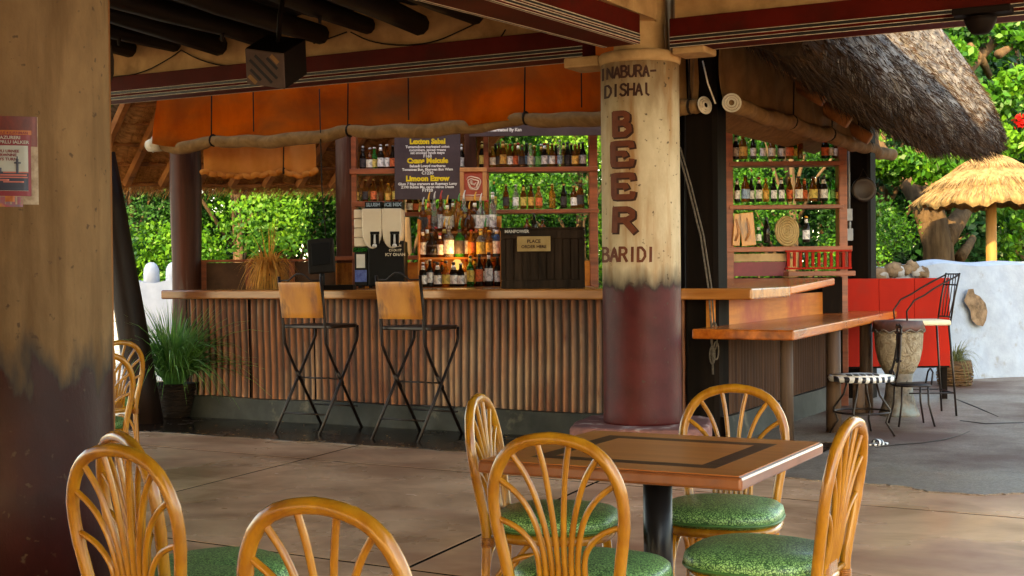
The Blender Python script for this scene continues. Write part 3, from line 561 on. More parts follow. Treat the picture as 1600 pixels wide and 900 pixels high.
for px, py, r in ((1230,694,.052),(1303,676,.062),(1354,646,.062)):
    q = WZ(px, py); q.x = min(max(q.x,-3.35),-2.93); mb = MB(); mb.tube([(q.x,q.y,0),(q.x,q.y,.4),(q.x,q.y,.866)], [r*1.05,r,r*.97], 14); mb.build('leg', m_glog, bar)
# posts of the bar
def log_post(label, x, y, z0, z1, r, m=m_post, sq=False):
    t = []
    mb = MB(); n = 16
    for_ = [(r*(1+.05*math.sin(k*1.3)), z0+(z1-z0)*k/8) for k in range(9)]
    if sq: mb.prism([(x+r*a+rnd.uniform(-.006,.006), y+r*b+rnd.uniform(-.006,.006)) for a,b in ((-1,-.8),(-.8,-1),(.8,-1),(1,-.8),(1,.8),(.8,1),(-.8,1),(-1,.8))], z0, z1)
    else: mb.lathe(for_, n, (x,y,0))
    o = mb.build('timber_post', m); me = o.data; me.transform(Matrix.Translation((-x,-y,-z0))); o.location = (x,y,z0); return tag(o, label, 'post', 'posts of the bar')
lp = WY(291, 350, 10.62); log_post('thick reddish log post standing at the left end of the bar', lp.x, 10.62, 0, 3.0, .155)
dp = WY(1104, 460, 10.18); log_post('massive dark timber post at the corner of the bar, rope hanging beside it', dp.x, 10.18, 0, 3.3, .135, m_dpost, True)
d2 = WY(1058, 300, 10.5); log_post('dark timber post half hidden behind the lettered column', d2.x, 10.5, 0, 3.3, .10, m_dpost, True)
rp = KF(1345, 340, 14.3); rw = UNK(rp); log_post('dark post at the far end of the wing with a round gong on it', rw.x, rw.y, 0, 3.1, .135, m_dpost, True)

# ------------------------------------------------------------------ canvas blinds
def blind(name, label, P, Q, zt, zb, m, cords, sag, roll, seed, mroll, fold=1):
    """A canvas drop from P to Q with its lower edge rolled up, tied with cords."""
    P = Vector(P); Q = Vector(Q); d = Q-P; n = Vector((d.y,-d.x,0)).normalized(); t = wthing(name, label, 'canvas blind', (P.x,P.y,zb))
    cs = sorted(cords); ln = d.length
    def low(u):
        s = 0; e = [0]+cs+[1]
        for a, b in zip(e, e[1:]):
            if a <= u <= b: q = (u-a)/(b-a+1e-9); s = sag*4*q*(1-q)
        return zb-s
    def fn(u, v):
        k = (1-v); f = fold*sum(a*math.sin(u*w_+seed+ph+1.2*v) for a,w_,ph in ((.030,19,0),(.016,43,1),(.008,97,2),(.055,8,.5)))+fold*.055*math.sin(u*26+v*3.4+seed)*(1-v)
        q = P+d*u+n*(f*(.35+.65*k)); return (q.x,q.y,low(u)+(zt-low(u))*v)
    mb = MB(); mb.grid(fn, 120, 12); mb.build('drop', m, t, solid=.004)
    pts = []; rs = []
    for k in range(97):
        u = -.012+1.024*k/96; uu = min(1,max(0,u)); q = P+d*u+n*.05; pin = min([abs(u-c)*ln for c in cs]+[9])
        pts.append((q.x+n.x*.012*math.sin(k*.9+seed), q.y+n.y*.012*math.sin(k*.9+seed), low(uu)+.008*math.sin(k*.61+seed))); rs.append(roll*(1+.012*math.sin(k*1.7+seed)+.05*math.sin(k*.23+seed))*(1-.28*math.exp(-(pin/.045)**2)))
    mb = MB(); mb.tube(pts, rs, 12); mb.build('rolled_hem', mroll, t)
    for c in cs:
        q = P+d*c+n*.075; mb = MB(); z = low(c); mb.tube([(q.x,q.y,zt),(q.x+.01,q.y,(zt+z)/2),(q.x,q.y,z+roll*.6)], .007, 5)
        ring = [P+d*c+n*.05+n*(roll*.86*cos(a))+Zh*(z-(P+d*c).z+roll*.86*sin(a)) for a in [2*pi*j/12 for j in range(12)]]; mb.tube(ring, .011, 5, closed=True); mb.build('cord', m_cord, t)
    return t
zf = 2.665
cords = [(WY(x,210,9.97).x+9.28)/(9.28-4.2) for x in (333,546,822)]
fb = blind('canvas_blind', 'orange canvas blind rolled up along the bar front', (-9.28,10.02,0), (-4.2,10.02,0), 3.55, zf, m_canvas, cords, .045, .060, 1.0, m_roll)
for px in (400, 642, 912):
    x = WY(px, 200, 9.97).x; mb = MB(); mb.bx(x-.0035, x+.0035, 9.93, 9.94, zf+.05, 3.5); mb.build('seam', m_cord, fb)
def coil(t, c, ax, m, r):
    for k in range(3):
        rr = r*(1-.28*k); c2 = Vector(c)+Vector(ax)*.006*k; u_ = Vector(ax).orthogonal().normalized(); v_ = Vector(ax).cross(u_)
        mb = MB(); mb.tube([c2+(u_*cos(a)+v_*sin(a))*rr for a in [2*pi*j/20 for j in range(20)]], .009, 6, closed=True); mb.build('rolled_edge', m, t)
fb2 = blind('canvas_blind', 'short brown canvas blind rolled up just right of the lettered column', (-4.17,10.02,0), (-3.72,10.02,0), 3.55, zf, m_khaki, [.9], .004, .066, 2.0, m_roll)
coil(fb2, (-3.64,9.96,zf), (1,-.6,0), m_pale, .056); coil(fb, (-9.36,9.97,zf), (-1,-.7,0), m_pale, .062)
mb = MB(); mb.tube([(-9.40,9.96,zf-.01),(-9.30,9.955,zf),(-9.22,9.955,zf)], [.058,.074,.072], 12); mb.build('pale_hem_end', m_pale, fb)
rb = blind('canvas_blind', 'brown canvas blind rolled up along the right wing of the bar', (-3.46,10.0,0), (-3.46,15.3,0), 3.5, 2.665, m_khaki, [.28,.52,.80], .03, .068, 3.0, m_roll)
coil(rb, (-3.41,9.93,2.665), (.25,-1,0), m_pale, .066)
lb = blind('canvas_blind', 'short orange canvas blind hanging inside under the left eave', UNK(KF(318,255,13.3)), UNK(KF(494,260,13.3)), 2.95, 2.40, m_canvas2, [.72], .05, .028, 5.0, m_canvas2, .3)
fq = [WX(1130,186,-3.8), WX(1145,206,-3.8), WX(1262,226,-3.8), WX(1330,226,-3.8), WX(1300,212,-3.8)]
mb = MB(); mb.slab([(-3.72,10.4,2.74),(-3.72,14.2,2.70),(-3.95,14.2,2.62),(-3.95,10.4,2.60)], (-.012,0,-.01)); tag(mb.build('canvas_flap', m_roll), 'flat tan canvas flap above the wing shelves, inside the roll', 'canvas')
# rope on the corner post
rp_ = [WY(x,y,9.90) for x,y in ((1058,230),(1075,290),(1095,370),(1107,450),(1112,520),(1114,585))]
mb = MB(); mb.tube(rp_, .008, 6); mb.tube([q+Vector((.025,0,0)) for q in rp_[:5]], .007, 6)
for a_, (x0, y0, w__, h__) in enumerate(((1116,525,5,22),(1119,548,4,14),(1113,555,4,14))):
    mb.tube([WY(x0+w__*cos(g_), y0+h__*sin(g_), 9.89) for g_ in [2*pi*j/14 for j in range(14)]], .006, 5, closed=True)
tag(mb.build('hanging_rope', mat('grey_rope', (.16,.13,.10), (.08,.065,.05), (40,40,40), .9, .4)), 'grey knotted rope hanging down the dark corner post', 'rope')
mb = MB(); mb.tube([WY(1098,95,9.8), WY(1106,130,9.8), WY(1118,162,9.85)], .006, 5); tag(mb.build('blind_cord', m_pale), 'thin pale cord running up from the rolled blind ends', 'cord')

# ------------------------------------------------------------------ thatched roof of the bar
rf = wthing('thatched_roof', 'thick weathered thatched roof over the bar, grey outside and golden beneath', 'roof', (-5.5,12.5,2.6))
prof = [(1.42,.82),(1.0,.5),(.5,.12),(.22,-.08),(.10,-.10),(.02,-.02),(0,.10),(.10,.29),(.35,.62),(.8,1.15),(1.4,1.88),(2.0,2.6)]  # slope stops short of a ridge: unseen gap left to light the bar
EX, EZ, YN, YF = -2.18, 2.56, 9.25, 15.5
qn = WY(1262,52,9.25); LIFT = (qn.x-EX, qn.z-EZ)      # the near end of the eave sweeps up and in
def roofpt(s_, z_, y, corner):
    rr = .3
    z_ += .14*max(0,min(1,((y if corner <= 0 else YF)-12.5)/2.6))
    if corner <= 0:
        t_ = max(0,(10.6-y)/1.35)**1.25; k_ = max(0,1-s_/1.6); return Vector((EX-s_+LIFT[0]*t_*k_, y, EZ+z_+LIFT[1]*t_*k_))
    a = corner*pi/2; cx, cy = EX-s_-rr, YF-1.6*s_-rr
    return Vector((cx+rr*cos(a), cy+rr*sin(a), EZ+z_+(.75*corner**2 if s_ < 1.3 else .75*corner**2*max(0,1-(s_-1.3)/1.7))))
def rnoise(p): return .035*math.sin(p.y*3.1+p.z*2)+.025*math.sin(p.y*7.7+p.z*5)+.02*math.sin(p.x*9+p.z*11)
mb = MB(); rows = []
for s_, z_ in prof:
    row = []
    ye = YF-1.6*s_-.3
    for k in range(60):
        q = roofpt(s_, z_, YN+(ye-YN)*k/59, 0); row.append(q)
    for k in range(1, 9): row.append(roofpt(s_, z_, 0, k/8))
    e = row[-1]
    for k in range(1, 14): row.append(Vector((e.x-(e.x+8.5-min(s_,2.4))*k/13 if e.x > -8 else e.x, e.y-.9*k/13, e.z)))
    rows.append([q+Vector((rnoise(q)*.5,0,rnoise(q)*.7)) for q in row])
nc = len(rows[0]); mb.add([q for r_ in rows for q in r_], [(i*nc+k+1, i*nc+k, (i+1)*nc+k, (i+1)*nc+k+1) for i in range(6, len(prof)-1) for k in range(nc-1)], True); mb.build('thatch_slope', m_thold, rf)
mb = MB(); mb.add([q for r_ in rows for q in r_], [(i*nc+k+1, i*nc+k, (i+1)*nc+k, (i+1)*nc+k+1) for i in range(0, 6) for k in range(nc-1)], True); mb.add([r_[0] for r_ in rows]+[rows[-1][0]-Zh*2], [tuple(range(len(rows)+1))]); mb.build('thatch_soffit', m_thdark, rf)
mb = MB(); mb.grid(lambda u, v: (-3.75-.9*v, 10.6+2.4*u*(1-.3*v), 3.45+1.06*v), 12, 6); mb.build('thatch_underside', m_thin, rf)  # unseen golden lining added inside to bounce light into the bar
# loose straw on the slope and hanging from the soffit
def straw(name, m, gen, n, wd, par):
    rg = np.random.RandomState(len(name)+n); vs = np.zeros((n*3,3)); 
    for k in range(n):
        a, b = gen(rg); a = Vector(a); b = Vector(b); d = (b-a); s_ = d.cross(Vector(rg.normal(size=3))).normalized()*wd
        vs[3*k] = a-s_; vs[3*k+1] = a+s_; vs[3*k+2] = b
    me = bpy.data.meshes.new(name); off = np.array(OFF[par.name]); me.vertices.add(n*3); me.vertices.foreach_set('co', (vs-off).ravel())
    me.loops.add(n*3); me.loops.foreach_set('vertex_index', np.arange(n*3)); me.polygons.add(n); me.polygons.foreach_set('loop_start', np.arange(n)*3); me.polygons.foreach_set('loop_total', np.full(n,3))
    me.update(); me.materials.append(m); o = bpy.data.objects.new(name, me); COL.objects.link(o); o.parent = par; o['kind'] = 'stuff'; return o
def lerp_rows(i, f, k, g):
    a = rows[i][k].lerp(rows[i][k+1], g); b = rows[i+1][k].lerp(rows[i+1][k+1], g); return a.lerp(b, f)
def g1(rg):
    i = rg.randint(5, len(prof)-2); k = rg.randint(2, 66); f = rg.rand(); a = lerp_rows(i, f, k, rg.rand()); dn = (rows[i][k]-rows[i+1][k]).normalized()
    return a, a+(dn+Vector(rg.normal(scale=.06, size=3))).normalized()*rg.uniform(.06,.15)+Vector((.012,0,.012))
straw('loose_straw', m_thold, g1, 6500, .0042, rf)
def g2(rg):
    i = int(1+8*rg.rand()**1.4); k = rg.randint(0, 68); a = lerp_rows(i, rg.rand(), k, rg.rand()); dn = Vector((.55,.1,-.62))
    return a+Vector((0,0,.01)), a+(dn+Vector(rg.normal(scale=.22, size=3))).normalized()*rg.uniform(.06,(.12,.16,.22,.22,.14,.10,.10,.09,.08,.08)[i])
straw('hanging_straw', m_strawd, g2, 14000, .0050, rf)
for px, py in ((1219,97),(1260,141),(1300,176),(1334,203)):
    q = WX(px, py, -3.36); mb = MB(); mb.tube([q+Vector((-.6,0,.42)), q, q+Vector((.16,0,-.10))], .062, 10); mb.build('rafter_end', m_raft, rf)
mb = MB(); mb.tube([(-3.42,9.4,3.30),(-3.40,15.2,3.30)], .075, 10); mb.build('wall_plate', m_dpost, rf)
# the left slope, seen from below
eA, eB = WF(135,291,14.7), WF(720,297,16.3); ed = (eB-eA); eu = Vector((1.226,-.589,.92)).normalized()
mb = MB(); mb.grid(lambda u, v: eA+ed*u+eu*(3.0*v)+Zh*(.02*math.sin(u*60+v*7)+.015*math.sin(u*133)), 90, 16); mb.build('thatch_underside', m_thin, rf)  # kept short too, so light enters by the unseen roof gap
mb = MB(); mb.grid(lambda u, v: eA+ed*u+eu*(3.0*v)+Zh*.22, 20, 4); mb.grid(lambda u, v: eA+ed*u+Zh*(.22*v), 20, 1); mb.build('thatch_slope', m_thold, rf)
for k in range(12):
    q = eA+ed*(.0+.088*k)+Zh*-.06; mb = MB(); mb.tube([q+eu*.16, q+eu*1.6, q+eu*2.9], .055, 6, smooth=False); mb.build('rafter', m_raft, rf)
for k in range(9):
    q = eu*(.10+.33*k)-Zh*.02; mb = MB(); mb.tube([eA+ed*(j/10)+q+Zh*rnd.uniform(-.02,.02) for j in range(11)], .024, 6); mb.build('batten', m_raft, rf)
def g3(rg):
    a = eA+ed*rg.rand()+eu*rg.uniform(-.05,.1); return a, a-eu*rg.uniform(.05,.2)+Vector(rg.normal(scale=.02,size=3))
straw('eave_straw', m_thin, g3, 2500, .005, rf)
def g4(rg):
    a = eA+ed*rg.rand()+eu*rg.uniform(0,2.9)-Zh*.012; return a, a-eu*rg.uniform(.1,.35)+Vector(rg.normal(scale=.02,size=3))-Zh*.012
straw('underside_straw', m_thin, g4, 5000, .006, rf)

# ------------------------------------------------------------------ shelves and everything behind the bar
def plank(mb, x0, y0, x1, y1, D, dep, dz=0):            # a board given by its front rectangle, dep deep away from the viewer
    a = KF(x0, y1, D); b = KF(x1, y0, D); mb.bx(a.x, b.x, D, D+dep, a.z, b.z); return mb
DB = 13.75
bs = cthing('back_shelf', 'reddish wooden back bar shelving standing open to the trees', 'shelf', (KF(740,430,DB).x, DB, 0))
lv = []
for x0, x1, nm, m in ((524,549,'post',m_post),(549,557,'side_board',m_shelf),(622,630,'side_board',m_shelf),(726,745,'post',m_post),(756,764,'side_board',m_shelf),(921,934,'side_board',m_shelf)):
    a = KF(x0, 300, DB).x; b = KF(x1, 300, DB).x; top = 3.05 if nm == 'post' else 2.95
    mb = MB(); mb.bx(a, b, DB+(.02 if nm == 'post' else 0), DB+(.16 if nm == 'post' else .2), .0, top); mb.build(nm, m, bs, bevel=.006)
def shelf(x0, x1, y0, y1): mb = MB(); plank(mb, x0, y0, x1, y1, DB-.012, .235); mb.build('shelf_board', m_shelf, bs, bevel=.004)
shelf(546,618,263,272); shelf(618,745,264,273); shelf(745,934,260,269); shelf(549,630,314,323); shelf(625,770,330,338); shelf(752,936,326,334); shelf(520,660,399,407)
mb = MB(); plank(mb, 525, 407, 934, 470, DB+.02, .05); mb.build('back_panel', m_opanel, bs)
mb = MB(); plank(mb, 545, 449, 934, 463, 12.35, 1.38); mb.build('back_counter', m_shelf, bs)
ZS = KF(740, 449, 12.35).z
DW = 13.45
wsx = cthing('wing_shelf', 'dark wooden shelving of the right wing with two bottle shelves', 'shelf', (KF(1230,400,DW).x, DW, 0))
for x0, x1 in ((1128,1146),(1311,1324)):
    a = KF(x0,300,DW).x; b = KF(x1,300,DW).x; mb = MB(); mb.bx(a, b, DW, DW+.16, 0, 2.9); mb.build('side_board', m_shelf, wsx, bevel=.006)
for x0, x1, y0, y1 in ((1140,1318,251,260),(1140,1318,319,327),(1130,1332,384,394)):
    mb = MB(); plank(mb, x0, y0, x1, y1, DW-.012, .22); mb.build('shelf_board', m_shelf, wsx, bevel=.004)
mb = MB(); plank(mb, 1132, 396, 1229, 409, DW+.01, .05); mb.build('tan_panel', m_plas, wsx)
mb = MB(); plank(mb, 1132, 409, 1229, 432, DW+.008, .05); mb.build('maroon_panel', m_maroon, wsx)
mb = MB(); plank(mb, 1232, 423, 1337, 432, 13.0, .25); mb.build('ledge_board', m_shelf, wsx, bevel=.005)
mb = MB(); plank(mb, 1286, 433, 1316, 600, 13.3, .12); mb.build('wing_post', m_dpost, wsx)
mb = MB(); plank(mb, 1135, 433, 1287, 470, 13.5, .05); mb.build('lower_panel', m_dpost, wsx)
rl = cthing('red_railing', 'small red wooden railing below the wing shelves', 'railing', KF(1280,420,13.38))
for y0, y1 in ((390,394),(417,421)): mb = MB(); plank(mb, 1228, y0, 1331, y1, 13.38, .05); mb.build('rail', m_redp, rl)
for k in range(11): mb = MB(); plank(mb, 1230+9.6*k, 394.2, 1234.2+9.6*k, 416.8, 13.39, .03); mb.build('baluster', m_redp, rl)

# bottles -------------------------------------------------------
SHP = {'beer': [(.029,0),(.031,.006),(.031,.125),(.028,.145),(.015,.180),(.0125,.225),(.0135,.232)],
       'stub': [(.031,0),(.034,.006),(.034,.105),(.030,.130),(.015,.160),(.0125,.195),(.0135,.202)],
       'wine': [(.036,0),(.038,.008),(.038,.185),(.034,.205),(.016,.235),(.0145,.300),(.016,.306)],
       'spirit': [(.040,0),(.044,.008),(.044,.160),(.040,.180),(.017,.205),(.0145,.262),(.017,.268)],
       'flask': [(.052,0),(.058,.01),(.062,.07),(.050,.125),(.020,.160),(.016,.215),(.018,.222)],
       'tall': [(.030,0),(.033,.008),(.036,.12),(.030,.22),(.014,.27),(.013,.34),(.015,.345)]}
LBZ = {'beer':(.03,.112),'stub':(.025,.098),'wine':(.05,.165),'spirit':(.03,.145),'flask':(.025,.115),'tall':(.04,.15)}
CACHE = {}
def bmesh_of(sh, part, m):
    k = (sh, part, m.name)
    if k in CACHE: return CACHE[k]
    mb = MB(); P = SHP[sh]
    if part == 'glass_body': mb.lathe(P, 14)
    elif part == 'label':
        z0, z1 = LBZ[sh]; r0 = np.interp(z0, [q[1] for q in P], [q[0] for q in P])+.0012; r1 = np.interp(z1, [q[1] for q in P], [q[0] for q in P])+.0012
        mb.lathe([(r0,z0),(r1,z1)], 12, a0=-pi/2-1.5, a1=-pi/2+1.5)
    elif part == 'neck_label':
        z0 = P[-2][1]-.05; z1 = P[-2][1]-.015; r0 = np.interp(z0, [q[1] for q in P], [q[0] for q in P])+.001; mb.lathe([(r0,z0),(P[-2][0]+.0012,z1)], 12)
    else: h = P[-1][1]; r = P[-1][0]; mb.lathe([(r+.002,h-.012),(r+.002,h+.003),(r*.7,h+.006),(.0005,h+.006)], 12)
    me = bpy.data.meshes.new(part); me.from_pydata(mb.v, [], mb.f); me.polygons.foreach_set('use_smooth', mb.sm); me.materials.append(m); CACHE[k] = me; return me
SEEN = {}
def bottle(at, sh, gl, lb, cp, label, group, s=1.0, neck=False, pour=False):
    t = thing('bottle', label, 'bottle', UNK(at), CAMROT+rnd.uniform(-.5,.5), group); t.scale = (s,s,s)
    def put(part, m):
        o = bpy.data.objects.new(part, bmesh_of(sh, part, m)); COL.objects.link(o); o.parent = t; return o
    put('glass_body', GLS[gl])
    if lb is not None: put('label', m_lab[lb])
    if neck and lb is not None: put('neck_label', m_lab[lb])
    if pour:
        h = SHP[sh][-1][1]; mb = MB(); mb.tube([(0,0,h-.005),(0,0,h+.02),(.004,0,h+.05),(.014,0,h+.075)], [.010,.009,.006,.004], 8); mb.build('pourer', CAPM[cp], t)
    else: put('cap', CAPM[cp])
    return t
NTH = ['leftmost','second','third','fourth','fifth','sixth','seventh','eighth','ninth','tenth','eleventh','twelfth','thirteenth','fourteenth','fifteenth','sixteenth']
def row(spec, y, D, where, group, ymid=0):
    """spec: (pixel x, shape, glass, label, cap, scale); the bottles stand on the board whose top is at pixel y"""
    z = KF(740, y, D).z
    used = {}
    for i, q in enumerate(spec):
        px, sh, gl, lb, cp, s = q[:6]; at = KF(px, y, D); at.z = z; at.y = D+.10+rnd.uniform(-.03,.03)
        at.x = at.x*(at.y/D)
        d = f'{gl} bottle' + (f' with {LABN[lb]} label' if lb is not None else '')
        d += f', {NTH[i]}' + (' from left' if i else '') + f' on {where}'
        bottle(at, sh, gl, lb, cp, d, group, s, neck=(i%3 == 0))
gB = 'bottles on the back shelves'
row([(567,'beer','dark',6,3,1.05),(578,'stub','brown',0,3,1.12),(585,'beer','green',4,3,1.0),(595,'beer','dark',2,3,1.1),(605,'beer','brown',2,3,1.12),(614,'beer','dark',3,1,1.05)], 263, DB, 'upper left back shelf', gB)
row([(557,'beer','amber',1,0,.95),(571,'beer','brown',6,0,1.0),(584,'beer','brown',3,0,1.02),(596,'beer','brown',None,0,1.0),(607,'stub','amber',1,4,.95),(618,'beer','brown',4,0,1.0)], 314, DB, 'shelf above the drink dispenser', gB)
row([(721,'beer','dark',2,3,1.1)], 264, DB, 'shelf right of the menu board', gB)
row([(754,'beer','dark',4,0,1.12),(770,'stub','amber',0,0,1.05),(780,'beer','brown',6,1,1.05),(786,'beer','brown',1,0,1.15),(797,'beer','brown',2,2,1.02),(805,'beer','brown',3,0,1.05),(816,'beer','brown',6,0,.98),(829,'beer','clear',0,0,1.05),(841,'beer','green',7,5,1.0),(851,'beer','dark',2,2,1.05),(863,'beer','brown',2,0,1.02),(875,'tall','clear',5,3,.78),(887,'beer','dark',6,1,1.08),(899,'stub','brown',1,0,1.12),(911,'beer','dark',2,1,1.08),(924,'beer','dark',6,0,1.12)], 261, DB, 'upper shelf beside the column', gB)
row([(762,'beer','brown',3,0,1.0),(775,'beer','dark',2,1,1.05),(791,'beer','amber',4,0,1.05),(810,'beer','brown',0,2,1.08),(823,'beer','dark',5,1,1.05),(835,'stub','brown',2,0,1.1),(846,'beer','brown',1,3,1.0),(857,'beer','amber',2,1,1.05),(869,'beer','dark',3,0,1.0),(881,'beer','brown',4,1,1.05),(893,'beer','dark',2,0,1.02),(905,'beer','brown',0,1,1.05)], 261, DB+.09, 'upper shelf back row beside column', gB)
row([(772,'tall','green',4,5,.86),(791,'beer','brown',6,0,1.05),(806,'beer','clear',2,3,1.05),(818,'beer','brown',4,1,1.05),(830,'beer','brown',1,1,1.06),(842,'stub','amber',3,0,1.1),(863,'beer','amber',None,0,1.06),(881,'beer','dark',6,0,1.06),(897,'stub','brown',2,0,1.12),(907,'beer','brown',6,0,1.2),(923,'tall','brown',1,3,.85)], 326, DB, 'lower shelf beside the column', gB)
row([(640,'stub','brown',0,3,.95),(650,'stub','brown',3,1,.9),(660,'spirit','brown',1,1,.7),(672,'stub','dark',2,1,.95),(690,'stub','clear',0,3,.9),(703,'stub','dark',6,1,.9),(716,'stub','amber',3,4,.9),(733,'stub','dark',4,1,.95),(750,'stub','green',None,5,1.0)], 330, DB, 'shelf below the menu board', gB)
row([(824,'flask','brown',None,1,.8),(835,'beer','dark',None,1,.95),(848,'flask','brown',None,1,.75)], 370, 13.3, 'back counter behind the crate', gB)
gW = 'bottles on the wing shelves'
row([(1150,'beer','dark',2,1,1.05),(1161,'stub','brown',1,2,1.25),(1177,'beer','dark',2,1,1.0),(1192,'beer','green',2,5,.98),(1206,'stub','brown',0,3,1.1),(1221,'stub','dark',2,0,1.1),(1234,'stub','brown',3,0,1.15),(1242,'beer','green',4,5,.9),(1250,'beer','brown',None,0,1.05),(1289,'stub','dark',3,2,1.1),(1298,'beer','green',0,5,.95),(1307,'stub','brown',2,0,1.0)], 252, DW, 'upper shelf of the right wing', gW)
row([(1152,'beer','dark',2,1,1.0),(1165,'stub','brown',5,1,1.3),(1174,'beer','dark',2,1,1.0),(1186,'beer','dark',0,2,1.05),(1197,'beer','amber',1,0,1.0),(1209,'beer','dark',2,1,1.0),(1221,'beer','dark',2,0,1.02),(1234,'beer','brown',3,0,1.05),(1248,'stub','brown',0,1,1.22),(1257,'beer','brown',3,0,1.0),(1271,'stub','brown',4,1,1.22),(1279,'beer','dark',6,1,1.05),(1287,'stub','dark',2,1,1.22),(1301,'beer','green',7,5,1.0),(1310,'stub','brown',1,0,.9)], 319, DW, 'middle shelf of the right wing', gW)
row([(1185,'stub','green',0,5,.9),(1198,'beer','dark',None,1,1.1),(1224,'beer','dark',2,3,1.12),(1260,'beer','dark',2,4,1.12)], 384, DW, 'lowest ledge of the right wing', gW)

# stepped bottle display --------------------------------------------
DS = 12.75
ds = cthing('bottle_display', 'stepped orange wooden display stand crowded with spirit bottles', 'display stand', (KF(717,440,DS).x, DS, ZS))
m_disp = mat('orange_display_wood', (.62,.23,.045), (.42,.13,.022), (2,9,9), .4, .1)
xL, xR = KF(653,440,DS).x, KF(784,440,DS).x
zt1, zt2 = KF(717,402,DS+.2).z, KF(717,362,DS+.4).z
for nm, y0, y1, z0, z1 in (('step',DS+.12,DS+.34,zt1-.02,zt1),('step',DS+.34,DS+.56,zt2-.02,zt2)): mb = MB(); mb.bx(xL+.012, xR-.012, y0, y1, z0, z1); mb.build(nm, m_disp, ds)
mb = MB(); mb.bx(xL, xR, DS+.56, DS+.585, ZS+.002, KF(717,338,DS+.56).z); mb.build('back_board', m_disp, ds)
mb = MB(); mb.bx(xL+.013, xR-.013, DS+.335, DS+.35, ZS+.002, zt1-.021); mb.build('riser', m_disp, ds)
for x in (xL, xR-.012): mb = MB(); mb.bx(x, x+.012, DS+.0, DS+.56, ZS+.002, KF(717,345,DS+.56).z); mb.build('side_board', m_disp, ds)
gS = 'bottles on the stepped display'
def drow(spec, z, D, where):
    for i, q in enumerate(spec):
        px, sh, gl, lb, cp, s, pr = q; at = KF(px, 440, D); at.z = z+.001
        d = f'{gl} {"spirit" if pr else "liqueur"} bottle' + (f' with {LABN[lb]} label' if lb is not None else '') + f', {NTH[i]}' + (' from left' if i else '') + f' on {where}'
        bottle(at, sh, gl, lb, cp, d, gS, s, neck=(i%2 == 0), pour=pr)
drow([(661,'stub','dark',2,3,1.15,0),(672,'wine','dark',2,3,.85,0),(684,'stub','dark',2,1,1.15,0),(697,'stub','amber',4,1,1.2,0),(709,'stub','dark',2,1,1.15,0),(720,'stub','dark',2,3,1.1,0),(735,'wine','green',4,1,.95,0),(749,'wine','dark',3,1,1.0,0),(764,'wine','dark',2,1,1.05,0),(778,'wine','dark',2,1,.9,0)], ZS, DS+.06, 'the bottom tier of the display')
drow([(661,'spirit','brown',0,1,1.0,0),(675,'flask','dark',6,1,1.05,0),(688,'spirit','brown',2,2,.85,0),(702,'spirit','clear',2,0,1.15,1),(719,'spirit','green',6,5,1.1,1),(737,'wine','amber',3,2,.85,0),(752,'spirit','clear',4,4,1.0,0),(765,'spirit','amber',1,4,.95,0),(777,'spirit','blue',2,1,1.05,0)], zt1, DS+.23, 'the middle tier of the display')
drow([(662,'spirit','brown',6,3,1.0,1),(680,'tall','clear',None,3,.95,1),(700,'spirit','amber',0,4,1.05,1),(718,'spirit','amber',None,5,1.1,1),(734,'flask','brown',None,4,1.0,1),(752,'spirit','clear',2,3,1.1,1),(771,'tall','clear',2,3,1.1,0)], zt2, DS+.45, 'the top tier of the display')
drow([(667,'wine','amber',0,2,.9,0),(679,'spirit','brown',1,1,.9,0),(691,'wine','dark',3,4,.85,0),(728,'spirit','amber',2,2,.95,0),(742,'spirit','brown',4,1,1.0,0),(757,'wine','brown',2,2,.9,0),(771,'spirit','amber',3,4,.95,0)], ZS, DS+.16, 'the bottom tier back row')
drow([(668,'spirit','amber',2,1,1.1,1),(682,'wine','brown',2,2,.95,0),(695,'spirit','brown',4,4,1.1,1),(728,'spirit','brown',0,1,1.1,1),(745,'wine','amber',3,3,.95,0),(759,'spirit','amber',2,5,1.1,1),(773,'wine','clear',2,3,.95,0)], zt1, DS+.30, 'the middle tier back row')
drow([(671,'spirit','amber',3,4,1.15,1),(690,'spirit','brown',2,2,1.2,1),(709,'wine','amber',0,1,1.0,0),(726,'spirit','clear',1,3,1.2,1),(743,'spirit','brown',0,4,1.15,1),(762,'wine','amber',2,2,1.0,0)], zt2, DS+.52, 'the top tier back row')
# a lit lamp among the bottles
lt = cthing('display_lamp', 'small glowing warm lamp set in the bottle display', 'lamp', (KF(713,410,DS).x, DS+.20, ZS))
m_glow = bpy.data.materials.new('lamp_glow'); m_glow.use_nodes = True; N = m_glow.node_tree.nodes; em = N.new('ShaderNodeEmission'); em.inputs[0].default_value = (1,.55,.16,1); em.inputs[1].default_value = .18
m_glow.node_tree.links.new(em.outputs[0], N['Material Output'].inputs[0])
zc = KF(713,412,DS+.2).z; mb = MB(); mb.lathe([(.012,ZS+.002),(.05,ZS+.004),(.05,ZS+.012),(.012,ZS+.02),(.010,zc-.05)], 14, (lt_x := KF(713,410,DS).x, DS+.20, 0)); mb.build('lamp_base', m_iron, lt)
mb = MB(); mb.lathe([(.062,zc-.06),(.056,zc-.01),(.030,zc+.035),(.004,zc+.045)], 16, (lt_x, DS+.20, 0)); mb.build('lamp_shade', m_glow, lt)
pl = bpy.data.lights.new('lamp_light', 'POINT'); pl.energy = 1.0; pl.color = (1,.55,.18); pl.shadow_soft_size = .12
po = bpy.data.objects.new('lamp_light', pl); COL.objects.link(po); po.parent = lt; po.location = Vector((lt_x, DS+.13, zc+.10))-OFF[lt.name]

